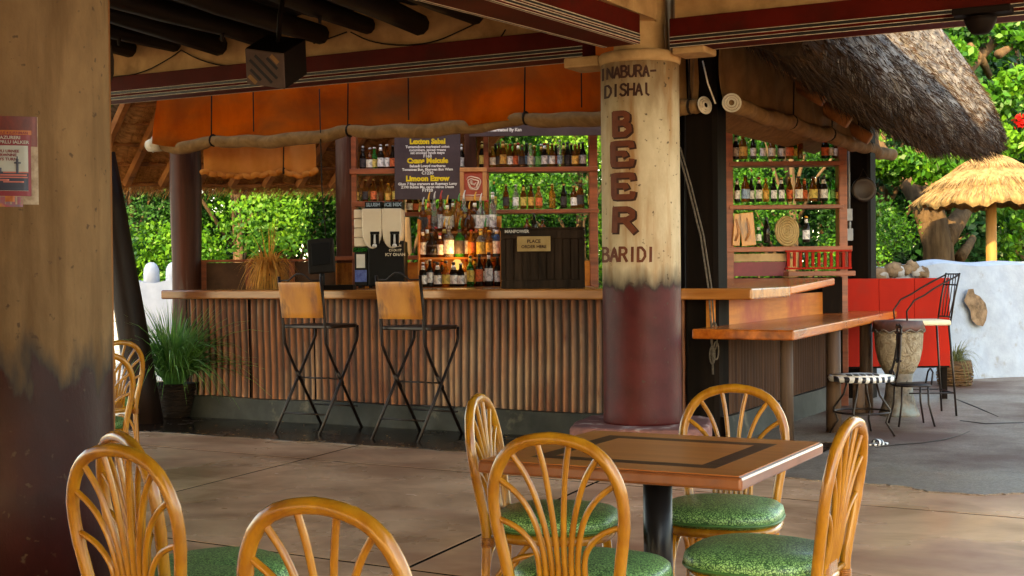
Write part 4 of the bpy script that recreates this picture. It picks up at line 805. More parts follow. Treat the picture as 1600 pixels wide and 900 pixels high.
# drink dispenser -----------------------------------------------------
DD = 12.45
dd = cthing('drink_dispenser', 'twin frozen drink dispenser, cream upper body over black base', 'drink dispenser', (KF(590,447,DD).x, DD, ZS))
x0, x1 = KF(553,440,DD).x, KF(632,440,DD).x; zm = KF(590,385,DD).z; zt = KF(590,326,DD).z; zq = KF(590,315,DD).z; xm = (x0+x1)/2+.06; zl = KF(590,360,DD).z
mb = MB(); mb.bx(x0+.13, x1, DD+.02, DD+.42, ZS+.02, zm+.05); mb.build('black_base', m_bplast, dd, bevel=.012)
mb = MB(); mb.bx(x0, x0+.125, DD+.05, DD+.42, ZS+.02, zm-.005); mb.build('side_unit', m_gplast, dd, bevel=.008)
mb = MB(); mb.bx(x0-.01, x0+.12, DD+.045, DD+.05, zm-.05, zm-.01); mb.build('green_band', GLS['green'], dd)
mb = MB(); mb.bx(x0+.02, x0+.10, DD+.042, DD+.048, ZS+.19, zm-.07); mb.build('sticker', m_zw, dd)
mb = MB(); mb.bx(x0+.005, x0+.115, DD+.042, DD+.048, ZS+.06, ZS+.17); mb.build('sticker', m_blue, dd)
for k in range(4):
    mb = MB(); mb.bx(x0+.0, x0+.124, DD+.06, DD+.42, zm+.002+k*(zt-zm)/4, zm-.004+(k+1)*(zt-zm)/4); mb.build('cream_block', m_plastic, dd, bevel=.006)
for i, cx in enumerate((KF(582,400,DD).x, KF(613,400,DD).x)):
    hw = KF(598,400,DD).x-KF(582,400,DD).x
    poly = [(-hw+.004,zt),(-hw+.004,zl)]+[(-hw*cos(a)*.96, zl-(zl-zm+.02)*sin(a)) for a in [pi*j/12 for j in range(1,12)]]+[(hw-.004,zl),(hw-.004,zt)]
    n_ = len(poly); mb = MB(); mb.add([(cx+a,DD-.03,b) for a,b in poly]+[(cx+a,DD+.40,b) for a,b in poly], [tuple(range(n_)), tuple(range(2*n_-1,n_-1,-1))]+[(j,j+n_,(j+1)%n_+n_,(j+1)%n_) for j in range(n_)]); hp = mb.build('cream_hopper', m_plastic, dd, bevel=.01)
    mb = MB(); mb.bx(cx-.010, cx+.064, DD-.034, DD-.0295, zl-.15, zl-.036); mb.build('tap_recess', m_dpost, hp)
    mb = MB(); mb.bx(cx-.015, cx+.07, DD-.045, DD-.028, zl-.035, zl-.012); mb.bx(cx-.012, cx+.002, DD-.043, DD-.028, zl-.14, zl-.03); mb.bx(cx+.052, cx+.066, DD-.043, DD-.028, zl-.14, zl-.03); mb.build('tap_frame', m_bplast, hp)
    mb = MB(); mb.tube([(cx+.026,DD-.036,zl-.04),(cx+.026,DD-.05,zl-.12)], [.008,.011], 8); mb.lathe([(.001,0),(.02,.004),(.022,.02),(.012,.035),(.001,.037)], 12, (cx+.026,DD-.055,zl-.16)); mb.build('tap', m_zw, hp)
    mb = MB(); mb.bx(cx-hw*.7, cx+hw*.95, DD+.0, DD+.3, zt+.002, zq); mb.build('topper', m_bplast, dd)
    mb = MB(); text(mb, ('SLUSH', 'ICE MIX')[i], .045, (cx+.01,DD-.002,zt+.022), (1,0,0), (0,0,1), .001, .002); mb.build('lettering', m_lab[5], dd)
mb = MB(); 
for k, s_ in enumerate(('FROZEN', 'CROUST', 'ICY ONAN')): text(mb, s_, .030 if k < 2 else .038, (xm+.09,DD+.018,zm-.005-.042*k), (1,0,0), (0,0,1), .001, .001)
mb.build('lettering', m_lab[0], dd)
mb = MB()
for k in range(4): mb.bx(x0+.03+k*.10, x0+.06+k*.10, DD+.08, DD+.38, ZS+.001, ZS+.022)
mb.build('foot', m_bplast, dd)

# boards, picture, crate ----------------------------------------------
D1 = 13.55
cb = cthing('menu_board', 'square black chalkboard menu with yellow headings hanging on the shelves', 'menu board', KF(668,312,D1))
a = KF(617,312,D1); b = KF(719,203,D1); mb = MB(); mb.bx(a.x, b.x, D1, D1+.02, a.z, b.z+.05); mb.build('board', m_chalk, cb, bevel=.003)
def line(s_, py, szpx, m, root, D, cx, bold=.0):
    q = KF(cx, py, D-.003); mb = MB(); text(mb, s_, szpx*D/FPX*1.35, q, (1,0,0), (0,0,1), .0008, bold); return mb.build('lettering', m, root)
for s_, py, sz, m, bd in (('& nuts', 215, 3, m_chw, .001), ('Lexton Sabal', 224.5, 8, m_chy, .004), ('Tumamukora marinated onion', 231, 4.1, m_chw, .0012), ('cucumbers, spiced greens', 236, 4.1, m_chw, .0012), ('set smoked ranch mayo', 240.5, 4.1, m_chw, .0012), ('F168', 246, 5, m_chw, .0012),
        ('Cxans Meicule', 254.5, 8, m_chy, .004), ('Baluadi Lowyd marineras', 261, 4.1, m_chw, .0012), ('Tomatoes Bun, Ekarwen Bun Wam', 266.5, 4.1, m_chw, .0012), ('C1230', 272.5, 5, m_chw, .0012),
        ('Limoon Ezrow', 282.5, 8.4, m_chy, .004), ('Glum 7 Rips crarwors an Rupmers Lumy', 289, 4.1, m_chw, .0012), ('Z190 Buktin Mu, caron vitron Deum', 294, 4.1, m_chw, .0012), ('F1920', 299.5, 5, m_chw, .0012)):
    line(s_, py, sz, m, cb, D1, 668, bd)
c2 = cthing('menu_board', 'wide black chalkboard mostly hidden above the right back shelf', 'menu board', KF(832,212,D1))
a = KF(733,213,D1); b = KF(950,180,D1); mb = MB(); mb.bx(a.x, b.x, D1+.025, D1+.045, a.z, b.z); mb.build('board', m_chalk, c2, bevel=.003)
for s_, px, py, sz, m in (('and marinated By Kan', 785, 205, 5, m_chw), ('Enamulot', 856, 196.5, 6, m_chy), ('L2d', 914, 196, 8, m_chw)):
    q = KF(px, py, D1+.021); mb = MB(); text(mb, s_, sz*D1/FPX*1.35, q, (1,0,0), (0,0,1), .0008, .002); mb.build('lettering', m, c2)
pf = cthing('framed_picture', 'small red print of a pale swirling shape in a wooden frame', 'picture', KF(739,314,D1))
x0, x1, z0, z1 = KF(719,314,D1).x, KF(761,314,D1).x, KF(739,314,D1).z, KF(739,262,D1).z; fw_ = .042
for bx_ in ((x0,x1,z1-fw_,z1),(x0,x1,z0,z0+fw_),(x0,x0+fw_,z0+fw_+.0015,z1-fw_-.0015),(x1-fw_,x1,z0+fw_+.0015,z1-fw_-.0015)): mb = MB(); mb.bx(bx_[0],bx_[1],D1-.03,D1-.002,bx_[2],bx_[3]); mb.build('frame_bar', m_frame, pf, bevel=.004)
mb = MB(); mb.bx(x0+.03,x1-.03,D1-.014,D1-.006,z0+.03,z1-.03); mb.build('print', m_redpic, pf)
mb = MB(); cx, cz = (x0+x1)/2, (z0+z1)/2+.01; rp2 = random.Random(3)
for k in range(16):
    a0 = rp2.uniform(0,6.28); r0 = rp2.uniform(.015,.085); pts = [(cx+(r0+.012*sin(3*a0+j))*cos(a0+j*.33)*.9, D1-.0165, cz+(r0+.014*cos(2*a0+j*.8))*sin(a0+j*.33)) for j in range(9)]; mb.tube(pts, [.002+.005*sin(pi*j/8) for j in range(9)], 5, flat=.6)
mb.tube([(x0+.05,D1-.0165,z0+.06),(cx,D1-.0165,z0+.055),(x1-.05,D1-.0165,z0+.064)], [.002,.006,.002], 5); mb.build('print_figure', m_creampic, pf)
CTZ = 1.239
DCR = 11.35
cr_ = cthing('wooden_crate', 'dark weathered wooden crate box with an order plaque on the bar', 'crate', (KF(850,450,DCR).x, DCR, CTZ))
x0, x1 = KF(783,440,DCR).x, KF(912,440,DCR).x; z1 = KF(850,356,DCR).z; dpt = .36
mb = MB(); mb.bx(x0+.01, x1-.01, DCR+.022, DCR+dpt, CTZ+.004, z1-.012); mb.build('crate_body', m_crate, cr_)
npl = 9
for k in range(npl): mb = MB(); a = x0+.04+(x1-x0-.08)*k/npl; mb.bx(a+.004, a+(x1-x0-.08)/npl-.004, DCR+.002+rnd.uniform(0,.005), DCR+.02, CTZ+.075, z1-.095); mb.build('plank', m_crate, cr_)
for bx_ in ((x0,x1,z1-.09,z1-.013),(x0,x1,CTZ+.002,CTZ+.07)): mb = MB(); mb.bx(bx_[0],bx_[1],DCR-.008,DCR+.014,bx_[2],bx_[3]); mb.build('cross_board', m_crate, cr_, bevel=.003)
for a in (x0, x1-.038): mb = MB(); mb.bx(a,a+.038,DCR-.004,DCR+.016,CTZ+.072,z1-.092); mb.build('corner_board', m_crate, cr_, bevel=.003)
for k in range(3): mb = MB(); mb.bx(x1-.009,x1+.012,DCR+.02+.11*k,DCR+.125+.11*k,CTZ+.002,z1-.02); mb.build('plank', m_crate, cr_)
mb = MB(); mb.bx(x0-.008,x1+.012,DCR-.012,DCR+dpt+.01,z1-.011,z1+.004); mb.build('lid', m_crate, cr_, bevel=.003)
pq = cthing('order_plaque', 'tan wooden plaque reading PLACE ORDER HERE on the crate', 'sign', KF(834,392,DCR-.01))
a = KF(808,393,DCR-.01); b = KF(860,369,DCR-.01); mb = MB(); mb.bx(a.x,b.x,DCR-.028,DCR-.011,a.z,b.z); mb.build('board', m_tanpl, pq, bevel=.003)
mb = MB(); cx = (a.x+b.x)/2; text(mb, 'PLACE', .040, (cx,DCR-.0292,(a.z+b.z)/2+.008), (1,0,0), (0,0,1), .001, .0012); text(mb, 'ORDER HERE', .036, (cx,DCR-.0292,(a.z+b.z)/2-.036), (1,0,0), (0,0,1), .001, .0012); mb.build('lettering', m_ltrd, pq)
sp_ = cthing('small_sign', 'narrow dark label strip with white letters on the crate edge', 'sign', KF(807,366,DCR-.012))
a = KF(791,367,DCR-.014); b = KF(824,356,DCR-.014); mb = MB(); mb.bx(a.x,b.x,DCR-.022,DCR-.0125,a.z,b.z); mb.build('board', m_gplast, sp_); mb = MB(); text(mb, 'MANPOWER', .036, ((a.x+b.x)/2,DCR-.0232,a.z+.016), (1,0,0), (0,0,1), .001, .001); mb.build('lettering', m_chw, sp_)

# monitor, tray, low wall behind ---------------------------------------
mo = cthing('till_screen', 'dark back of a till screen standing on the bar', 'monitor', (KF(502,440,11.9).x, 11.9, CTZ))
rot = Matrix.Rotation(R_(-9), 3, 'X') @ Matrix.Rotation(R_(-4), 3, 'Y'); c = KF(502,400,11.9)
mb = MB(); mb.box(c, (.235,.04,.31), rot); mb.build('screen_case', m_gplast, mo, bevel=.012)
mb = MB(); mb.box(c+Vector((0,-.022,.02)), (.17,.012,.2), rot); mb.build('rear_cover', m_bplast, mo, bevel=.006)
mb = MB(); mb.tube([(c.x,11.93,CTZ+.01),(c.x,11.95,CTZ+.10),(c.x,11.93,c.z-.06)], .024, 10); mb.bx(c.x-.1,c.x+.1,11.85,12.02,CTZ+.001,CTZ+.014); mb.build('stand', m_bplast, mo)
mb = MB(); a = KF(497,447,11.55); mb.bx(a.x,a.x+.30,11.55,11.8,CTZ+.001,CTZ+.045); tag(mb.build('bar_box', m_dpost, bevel=.006), 'flat dark wooden box lying beside the till screen', 'box'); o = bpy.data.objects[-1] if False else None
for ob in bpy.data.objects:
    if ob.name == 'bar_box': ob.rotation_euler = (0,0,CAMROT)
mb = MB(); q0 = KF(500,225,12.2); mb.tube([UNK(q0)+Zh*.5, UNK(KF(503,290,12.2)), UNK(KF(509,368,12.1))], .006, 5); tag(mb.build('screen_cable', m_cord), 'thin dark cable hanging from the roof to the till screen', 'cable')
lw = cthing('low_wall', 'low brown panelled wall closing the back of the bar at left', 'wall', (KF(420,440,13.9).x, 13.9, 0))
mb = MB(); plank(mb, 316, 409, 524, 470, 13.9, .08); mb.build('panel', mat('brown_panel', (.10,.045,.020), (.055,.024,.011), (5,5,5), .6, .2), lw)
for bx_ in ((312,404,526,410),(312,410,322,470),(384,410,392,470),(452,410,460,470)): mb = MB(); plank(mb, *bx_[:1], bx_[1], bx_[2], bx_[3], 13.885, .11); mb.build('frame_board', m_shelf, lw)
# things on the wing ledge
wp = cthing('carved_panel', 'tall carved pale wood panels leaning on the wing ledge', 'carving', KF(1162,384,13.3))
for x0, x1, y0, tilt in ((1147,1158,334,4),(1158,1180,332,-5)):
    a = KF(x0,384,13.38); b = KF(x1,y0,13.38); mb = MB(); mb.box(((a.x+b.x)/2,13.42,(a.z+b.z)/2), (b.x-a.x,.02,b.z-a.z), Matrix.Rotation(R_(tilt),3,'Y')); mb.build('board', m_sback, wp, bevel=.004)
    mb = MB(); mb.tube([((a.x+b.x)/2-.02,13.40,a.z+.05),((a.x+b.x)/2+.02,13.40,a.z+.14),((a.x+b.x)/2-.01,13.40,b.z-.05)], [.01,.016,.006], 8); mb.build('relief', m_frame, wp)
wh = cthing('straw_tray', 'round flat straw tray propped up behind the ledge bottles', 'tray', KF(1230,384,13.5))
c = KF(1230,361,13.52); mb = MB()
for k in range(6): mb.tube([(c.x+(.024*k+.012)*cos(g)*.85, c.y+.01+.012*sin(g), c.z+(.024*k+.012)*1.08*sin(g)) for g in [2*pi*j/24 for j in range(24)]], .014, 6, closed=True)
mb.build('coil', m_tanpl, wh)
gg = cthing('round_gong', 'dark round metal gong hanging on the far wing post', 'gong', (KF(1350,296,14.1).x, 14.1, KF(1350,296,14.1).z))
c = KF(1350,296,14.1); mb = MB(); mb.lathe([(.001,0),(.09,.004),(.125,.02),(.132,.0),(.128,-.012),(.001,-.01)], 32); mb.mapped(lambda q: c+Vector((q.x,-q.z+.0,q.y))); mb.build('disc', mat('dark_bronze', (.028,.014,.008), (.018,.010,.006), (12,12,12), .45, .2, metal=.4), gg)
mb = MB(); mb.tube([c+Vector((-.05,.01,.11)), c+Vector((0,.03,.22)), c+Vector((.05,.01,.11))], .006, 5); mb.build('cord', m_cord, gg)
eb = cthing('electric_boxes', 'grey conduit with two switch boxes on the far wing post', 'switch box', (KF(1326,350,13.9).x, 13.9, KF(1326,387,13.9).z))
for x0,y0,x1,y1,m in ((1322,326,1332,345,m_grey),(1323,357,1333,376,m_grey),(1313,327,1318,346,m_zw),(1314,358,1319,378,m_zw)): mb = MB(); plank(mb, x0,y0,x1,y1,13.86,.05); mb.build('switch_box' if m is m_grey else 'wall_switch', m, eb, bevel=.004)
mb = MB(); mb.tube([KF(1326,210,13.9), KF(1327,326,13.9)], .011, 8); mb.tube([KF(1328,345,13.9), KF(1328,357,13.9)], .012, 8); mb.build('conduit', m_grey, eb)

# potted plants ------------------------------------------------------------
def blades(n, h, spread, droop, wd, seed, z0, c=(0,0,0), lean=(0,0), r0=.08):
    mb = MB(); rg = random.Random(seed)
    for k in range(n):
        a = rg.uniform(0,2*pi); l = h*rg.uniform(.55,1.08); b = spread*rg.uniform(.2,1.05); dr = droop*rg.uniform(.3,1.2)
        d = Vector((cos(a)+lean[0],sin(a)+lean[1],0)); s_ = Vector((-d.y,d.x,0)).normalized(); o_ = Vector((c[0]+r0*rg.uniform(0,1)*cos(a),c[1]+r0*rg.uniform(0,1)*sin(a),z0)); pts = []
        for j in range(7):
            u = j/6; pts.append(o_+d*(b*u**1.3)+Zh*(l*u-dr*u**2.6))
        mb.ribbon(pts, wd*rg.uniform(.7,1.2), (s_+Vector((0,0,rg.uniform(-.6,.6)))).normalized())
    return mb
pw = WZ(272,652); t = thing('potted_grass', 'big arching green grass plant in a dark basket at the bar end', 'potted plant', (pw.x,pw.y,0))
mb = MB(); mb.lathe([(.12,0),(.155,.02),(.185,.15),(.205,.30),(.212,.33),(.20,.335),(.17,.31),(.001,.30)], 24); mb.build('basket', m_dbasket, t)
mb = MB()
for k in range(11): mb.tube([((.140+.066*(k/10)**.8+.008)*cos(g), (.140+.066*(k/10)**.8+.008)*sin(g), .025+.03*k+.006*sin(10*g+k*pi)) for g in [2*pi*j/40 for j in range(40)]], .009, 5, closed=True)
mb.build('weave_ring', m_dbasket, t)
mb = blades(620, 1.0, .82, .66, .0105, 11, .30, lean=(.30,-.05)); mb2 = blades(230, .95, .55, .30, .009, 12, .30, lean=(.1,0)); mb.v += []; b_ = len(mb.v); mb.v += mb2.v; mb.f += [tuple(i+b_ for i in q) for q in mb2.f]; mb.sm += mb2.sm
o = mb.build('foliage', m_grass, t)
pw = WY(420,445,10.45); t = thing('dried_grass_pot', 'bunch of dried golden grass in a woven pot on the bar', 'potted plant', (pw.x,10.45,CTZ))
mb = MB(); mb.lathe([(.07,0),(.085,.02),(.10,.14),(.095,.15),(.001,.145)], 18); mb.build('pot', m_basket, t)
blades(520, .50, .27, .80, .0105, 21, .13, r0=.07).build('foliage', m_dry, t); mb = blades(16, .85, .20, .30, .005, 22, .13, r0=.05, lean=(-.25,.1)); mb.build('seed_stalk', m_dry, t)
pw = WZ(1492,603); t = thing('potted_grass', 'small drooping grass in a round woven basket by the white wall', 'potted plant', (pw.x,pw.y,0))
mb = MB(); mb.lathe([(.15,0),(.18,.03),(.20,.22),(.185,.30),(.001,.28)], 20); mb.build('basket', m_basket, t)
mb = MB()
for k in range(8): mb.tube([((.185+.016*sin(k*.5))*cos(g), (.185+.016*sin(k*.5))*sin(g), .03+.033*k+.006*sin(9*g+k*pi)) for g in [2*pi*j/36 for j in range(36)]], .011, 5, closed=True)
mb.build('weave_ring', m_basket, t); blades(190, .45, .30, .55, .006, 31, .26).build('foliage', mat('olive_grass', (.16,.17,.06), (.09,.10,.035), (4,4,4), .6, 0, transl=.2), t)

# ------------------------------------------------------------------ bar stools
def bar_stool(name, label, loc, rz, group):
    t = thing(name, label, 'bar stool', loc, rz, group); W = .238     # faces +Y
    for s in (-1,1):
        x = s*W
        mb = MB(); mb.tube([(x,-.36,0),(x,-.02,.46),(x*.985,.20,.76),(x*.97,.235,.82),(x*.96,.24,.92)], .0135, 8); mb.build('front_leg', m_iron, t)
        x2 = x*.93; mb = MB(); mb.tube([(x2,.30,0),(x2,-.02,.46),(x2,-.18,.70),(x2*1.0,-.225,.78),(x2*1.0,-.235,.90),(x2*1.01,-.255,1.10),(x2*1.02,-.29,1.36)], .0135, 8); mb.build('rear_leg', m_iron, t)
        mb = MB(); mb.tube([(x2,-.06,.52),(x2*.99,.02,.41)], .018, 8); mb.build('pivot_sleeve', m_iron, t)
    for y, z, nm in ((-.02,.46,'stretcher'),(-.24,.165,'stretcher'),(.21,.20,'stretcher'),(.17,.24,'stretcher')): mb = MB(); mb.tube([(-W,y,z),(W,y,z)], .008, 6); mb.build(nm, m_iron, t)
    mb = MB(); mb.tube([(-W*.96,-.285,1.325),(-W*.5,-.29,1.325),(-W*.3,-.292,1.36),(-W*.12,-.295,1.382),(W*.12,-.295,1.382),(W*.3,-.292,1.36),(W*.5,-.29,1.325),(W*.96,-.285,1.325)], .007, 6); mb.build('back_handle', m_iron, t)
    mb = MB(); mb.grid(lambda u, v: (-W*.93+W*1.86*u, -.253-.052*v-.014*(1-(2*u-1)**2), 1.00+.31*v), 10, 6); mb.build('backrest', m_sback, t, solid=.014, bevel=.003)
    mb = MB(); mb.prism([(-W-.02,-.20),(W+.02,-.20),(W+.03,.16),(W-.02,.25),(-W+.02,.25),(-W-.03,.16)], .905, .935); mb.build('seat', m_sseat, t, bevel=.008)
    return t
s1 = bar_stool('bar_stool', 'left of two folding bar stools with an orange wooden back', (-7.13,9.66,0), R_(0), 'bar stools along the bar')
dup(s1, (-6.06,9.60,0), R_(-4), 'right of two folding bar stools, back marked with a dark knot', None)

# ------------------------------------------------------------------ rattan chairs
def rattan_chair():
    t = thing('rattan_chair', '-', 'chair', (0,0,0), 0, 'rattan chairs with green cushions')
    hw = [(0,.175),(.2,.168),(.43,.165),(.55,.183),(.64,.200),(.71,.205),(.77,.197),(.82,.176),(.86,.145),(.885,.108),(.90,.06),(.907,0)]
    yy = lambda z: -.235+.02*(z/.43) if z < .43 else -.215-.075*((z-.43)/.48)
    L_ = [(-w_, yy(z), z) for z, w_ in hw]; Rr = [(w_, yy(z), z) for z, w_ in hw[:-1]][::-1]
    # smooth the outline
    P = [Vector(q) for q in L_+Rr]
    for _ in range(2):
        Q = [P[0]]
        for a, b in zip(P, P[1:]): Q += [a.lerp(b,.25), a.lerp(b,.75)]
        Q.append(P[-1]); P = Q
    mb = MB(); mb.tube(P, [.0183*(1+.055*(k%7 == 3)) for k in range(len(P))], 12); mb.build('back_frame', m_ratt, t)
    att = [(-.198,.66),(-.192,.785),(-.140,.862),(-.052,.900),(.052,.900),(.140,.862),(.192,.785),(.198,.66)]
    for i, (ax, az) in enumerate(att):
        bx_ = (i-3.5)*.0205; q = [Vector((bx_,yy(.42)+.01,.425)), Vector((bx_,yy(.50),.50)), Vector((bx_*1.02,yy(.56),.56))]
        zs = min(.60+.06*(abs(i-3.5) < 2.6), az-.06); q.append(Vector((bx_*1.15+.10*(ax-bx_), yy(zs), zs)))
        q.append(Vector((bx_+.48*(ax-bx_), yy(zs+.55*(az-zs)), zs+.60*(az-zs)))); q.append(Vector((ax*.995, yy(az), az)))
        for _ in range(2):
            Q = [q[0]]
            for a, b in zip(q, q[1:]): Q += [a.lerp(b,.25), a.lerp(b,.75)]
            Q.append(q[-1]); q = Q
        mb = MB(); mb.tube(q, .0092, 7); mb.build('spindle', m_ratt, t)
    ring = lambda r1, r2, z: [(r1*math.copysign(abs(cos(g))**.72, cos(g)), .0+r2*math.copysign(abs(sin(g))**.72, sin(g)), z) for g in [2*pi*j/36 for j in range(36)]]
    mb = MB(); mb.tube(ring(.205,.212,.415), .019, 8, closed=True); mb.build('seat_frame', m_ratt, t)
    mb = MB()
    lay = [(.93,.432),(1.0,.446),(1.02,.462),(1.0,.480),(.93,.492),(.75,.503),(.5,.510),(.25,.514)]
    vs = []; n = 40
    for k, z in lay: vs += [(x*k*1.09, y*k*1.06+.012, z) for x,y,_ in ring(.205,.212,0)[:36]]
    n = 36; fs = [(i*n+j, i*n+(j+1)%n, (i+1)*n+(j+1)%n, (i+1)*n+j) for i in range(len(lay)-1) for j in range(n)]+[tuple(range((len(lay)-1)*n, len(lay)*n)), tuple(range(n-1,-1,-1))]
    mb.add(vs, fs, True); mb.build('cushion', m_cush, t)
    for s in (-1,1):
        mb = MB(); mb.tube([(s*.165,.165,.42),(s*.172,.18,.2),(s*.182,.20,0)], [.019,.018,.017], 10); mb.build('front_leg', m_ratt, t)
        mb = MB(); q = [Vector(a) for a in ((s*.170,-.215,.12),(s*.172,-.19,.27),(s*.172,-.10,.355),(s*.172,.04,.355),(s*.172,.14,.27),(s*.174,.18,.12))]
        for _ in range(2):
            Q = [q[0]]
            for a, b in zip(q, q[1:]): Q += [a.lerp(b,.25), a.lerp(b,.75)]
            Q.append(q[-1]); q = Q
        mb.tube(q, .0105, 7); mb.build('side_bow', m_ratt, t)
    mb = MB(); q = [Vector(a) for a in ((-.165,-.225,.15),(-.15,-.22,.30),(-.08,-.22,.365),(.08,-.22,.365),(.15,-.22,.30),(.165,-.225,.15))]
    for _ in range(2):
        Q = [q[0]]
        for a, b in zip(q, q[1:]): Q += [a.lerp(b,.25), a.lerp(b,.75)]
        Q.append(q[-1]); q = Q
    mb.tube(q, .0105, 7); mb.build('rear_bow', m_ratt, t)
    mb = MB()
    for j in range(6): mb.tube([(-.086,-.196-.004*cos(0),.436+.006*j),(-.05,-.190,.436+.006*j),(.05,-.190,.436+.006*j),(.086,-.196,.436+.006*j),(.05,-.222,.436+.006*j),(-.05,-.222,.436+.006*j)], .0042, 5, closed=True)
    mb.build('binding', m_bind, t)
    for sx in (-1,1):
        mb = MB()
        for j in range(5): mb.tube([(sx*.166+.0225*cos(g), -.2145+.0225*sin(g), .385+.0065*j) for g in [2*pi*q_/12 for q_ in range(12)]], .0042, 5, closed=True)
        mb.build('binding', m_bind, t)
    mb = MB(); mb.tube([(x*1.10,y*1.07+.012,.447) for x,y,_ in ring(.205,.212,0)], .006, 6, closed=True); mb.build('piping', m_pipe, t)
    mb = MB(); mb.tube([(-.165,-.213,.428),(.165,-.213,.428)], .012, 8); mb.build('back_rail', m_ratt, t)
    return t
chair0 = rattan_chair(); first = True
CH = [((863,674), 3, 'rattan chair in front of the square table, seen from behind'), ((747,614), -75, 'rattan chair at the left side of the square table'),
      ((1147,599), 190, 'rattan chair behind the square table, facing the viewer'), ((1332,650), 90, 'rattan chair at the right side of the table, seen edge on'),
      ((180,692), -3, 'rattan chair at lower left in front of the near column'), ((186,672), -24, 'rattan chair half hidden by the chair before the near column'),
      ((494,775), 2, 'rattan chair cut off by the bottom edge, only its back showing'), ((186,531), 75, 'farther rattan chair peeping out behind the near column'), ((157,549), 62, 'nearer rattan chair peeping out behind the near column')]
for (px, py), rz, lab in CH:
    q = WZ(px, py, .925); a = R_(rz); loc = (q.x-(-.288)*(-sin(a)), q.y-(-.288)*cos(a), 0)
    if first: chair0.location = loc; chair0.rotation_euler = (0,0,a); chair0['label'] = lab; first = False
    else: dup(chair0, loc, a, lab)

# ------------------------------------------------------------------ the table
TX, TY, TS = -1.815, 4.45, .94
t = wthing('square_table', 'square wooden table with dark inlay border on a black pedestal', 'table', (TX,TY,0)); t.rotation_euler = (0,0,R_(0))
mb = MB(); mb.bx(TX-TS/2,TX+TS/2,TY-TS/2,TY+TS/2,.694,.737); mb.build('table_edge', m_tedge, t, bevel=.010)
i0, i1 = .27, .335
def frame4(mb, a, b, z0, z1):
    for x0,x1,y0,y1 in ((-b,b,-b,-a),(-b,b,a,b),(-b,-a,-a,a),(a,b,-a,a)): mb.bx(TX+x0,TX+x1,TY+y0,TY+y1,z0,z1)
    return mb
frame4(MB(), i1+.001, TS/2-.012, .7372, .740).build('border_veneer', m_table, t); frame4(MB(), i0, i1, .7372, .7402).build('inlay_band', m_inlay, t)
mb = MB(); mb.bx(TX-i0+.001,TX+i0-.001,TY-i0+.001,TY+i0-.001,.7372,.740); mb.build('centre_veneer', m_table, t)
mb = MB(); mb.lathe([(.052,.03),(.052,.69)], 28, (TX,TY,0)); mb.build('pedestal', m_blk, t)
mb = MB(); mb.lathe([(.28,.004),(.28,.02),(.20,.035),(.06,.05),(.052,.06)], 32, (TX,TY,0)); mb.build('base_plate', m_blk, t)
mb = MB(); mb.bx(TX-.2,TX+.2,TY-.03,TY+.03,.672,.694); mb.bx(TX-.03,TX+.03,TY-.2,TY+.2,.670,.692); mb.build('top_bracket', m_blk, t)

# ------------------------------------------------------------------ things in the yard at right
DP = 14.0
rp3 = cthing('red_screen', 'bright red painted wooden screen standing before the white wall', 'screen', KF(1400,577,DP))
a = KF(1319,576,DP); b = KF(1484,434,DP); nb = 3
for k in range(nb): mb = MB(); mb.bx(a.x+(b.x-a.x)*k/nb+.0012, a.x+(b.x-a.x)*(k+1)/nb-.0012, DP, DP+.03+.003*k, a.z, b.z); mb.build('red_board', m_redp, rp3, bevel=.003)
mb = MB(); mb.bx(a.x-.07, a.x-.004, DP-.02, DP+.06, 0, b.z+.02); mb.build('yellow_post', m_yel, rp3)
mb = MB(); mb.bx(b.x-.08, b.x-.02, DP+.036, DP+.09, 0, b.z-.05); mb.build('rear_post', m_dpost, rp3)
mb = MB(); mb.bx(a.x+.01, b.x-.01, DP-.008, DP-.001, a.z+.001, a.z+.02); mb.build('lower_batten', m_dpost, rp3)
tr = KF(1338,421,14.6); mb = MB(); mb.add([tr+Vector(q) for q in ((-.08,0,.0),(.14,0,-.12),(.14,0,.06),(-.08,.1,.02),(.14,.1,-.12),(.14,.1,.06))], [(0,1,2),(3,5,4),(0,3,4,1),(1,4,5,2),(2,5,3,0)])
mb.mapped(lambda q: UNK(q)); tag(mb.build('timber_gusset', m_frame), 'pale triangular timber block at the far wing post', 'bracket')
# wall with exposed stone
W0, W1 = WZ(1360,600), WZ(1700,584); wd_ = (W1-W0).normalized(); wn = Vector((wd_.y,-wd_.x,0)); wl = (W1-W0).length
ww = wthing('whitewashed_wall', 'low whitewashed plaster wall with bare stone patches in the yard', 'wall', W0)
def wtop(u): return 1.42+.02*math.sin(u*7+.5)+.012*math.sin(u*23)-.10*math.exp(-((u-.1)/.12)**2)
def wall_f(u, v):
    q = W0+wd_*(wl*u)+wn*(.10*(1-v)*.5+.015*math.sin(u*31+v*5)); return (q.x,q.y,wtop(u)*v)
mb = MB(); mb.grid(wall_f, 60, 12)
mb.grid(lambda u, v: tuple(Vector(wall_f(u,1))-wn*(.42*v)+Zh*(.05*sin(pi*v))), 60, 4); mb.grid(lambda u, v: tuple(Vector(wall_f(1-u,1))-wn*.42-Zh*(wtop(1-u)*v)), 60, 1); mb.build('plaster', m_wall, ww)
rs_ = random.Random(5)
def stone(c, rx, ry, rz_, m, par):
    mb = MB(); vs = []; n = 9
    for j in range(5):
        b = -pi/2+pi*j/4
        for k in range(n): g = 2*pi*k/n; f = 1+rs_.uniform(-.28,.22); vs.append(Vector(c)+wd_*(rx*cos(b)*cos(g)*f)+wn*(ry*cos(b)*sin(g)*f)+Zh*(rz_*sin(b)*f))
    mb.add(vs, [(j*n+k, j*n+(k+1)%n, (j+1)*n+(k+1)%n, (j+1)*n+k) for j in range(4) for k in range(n)], True); return mb.build('stone', m, par)
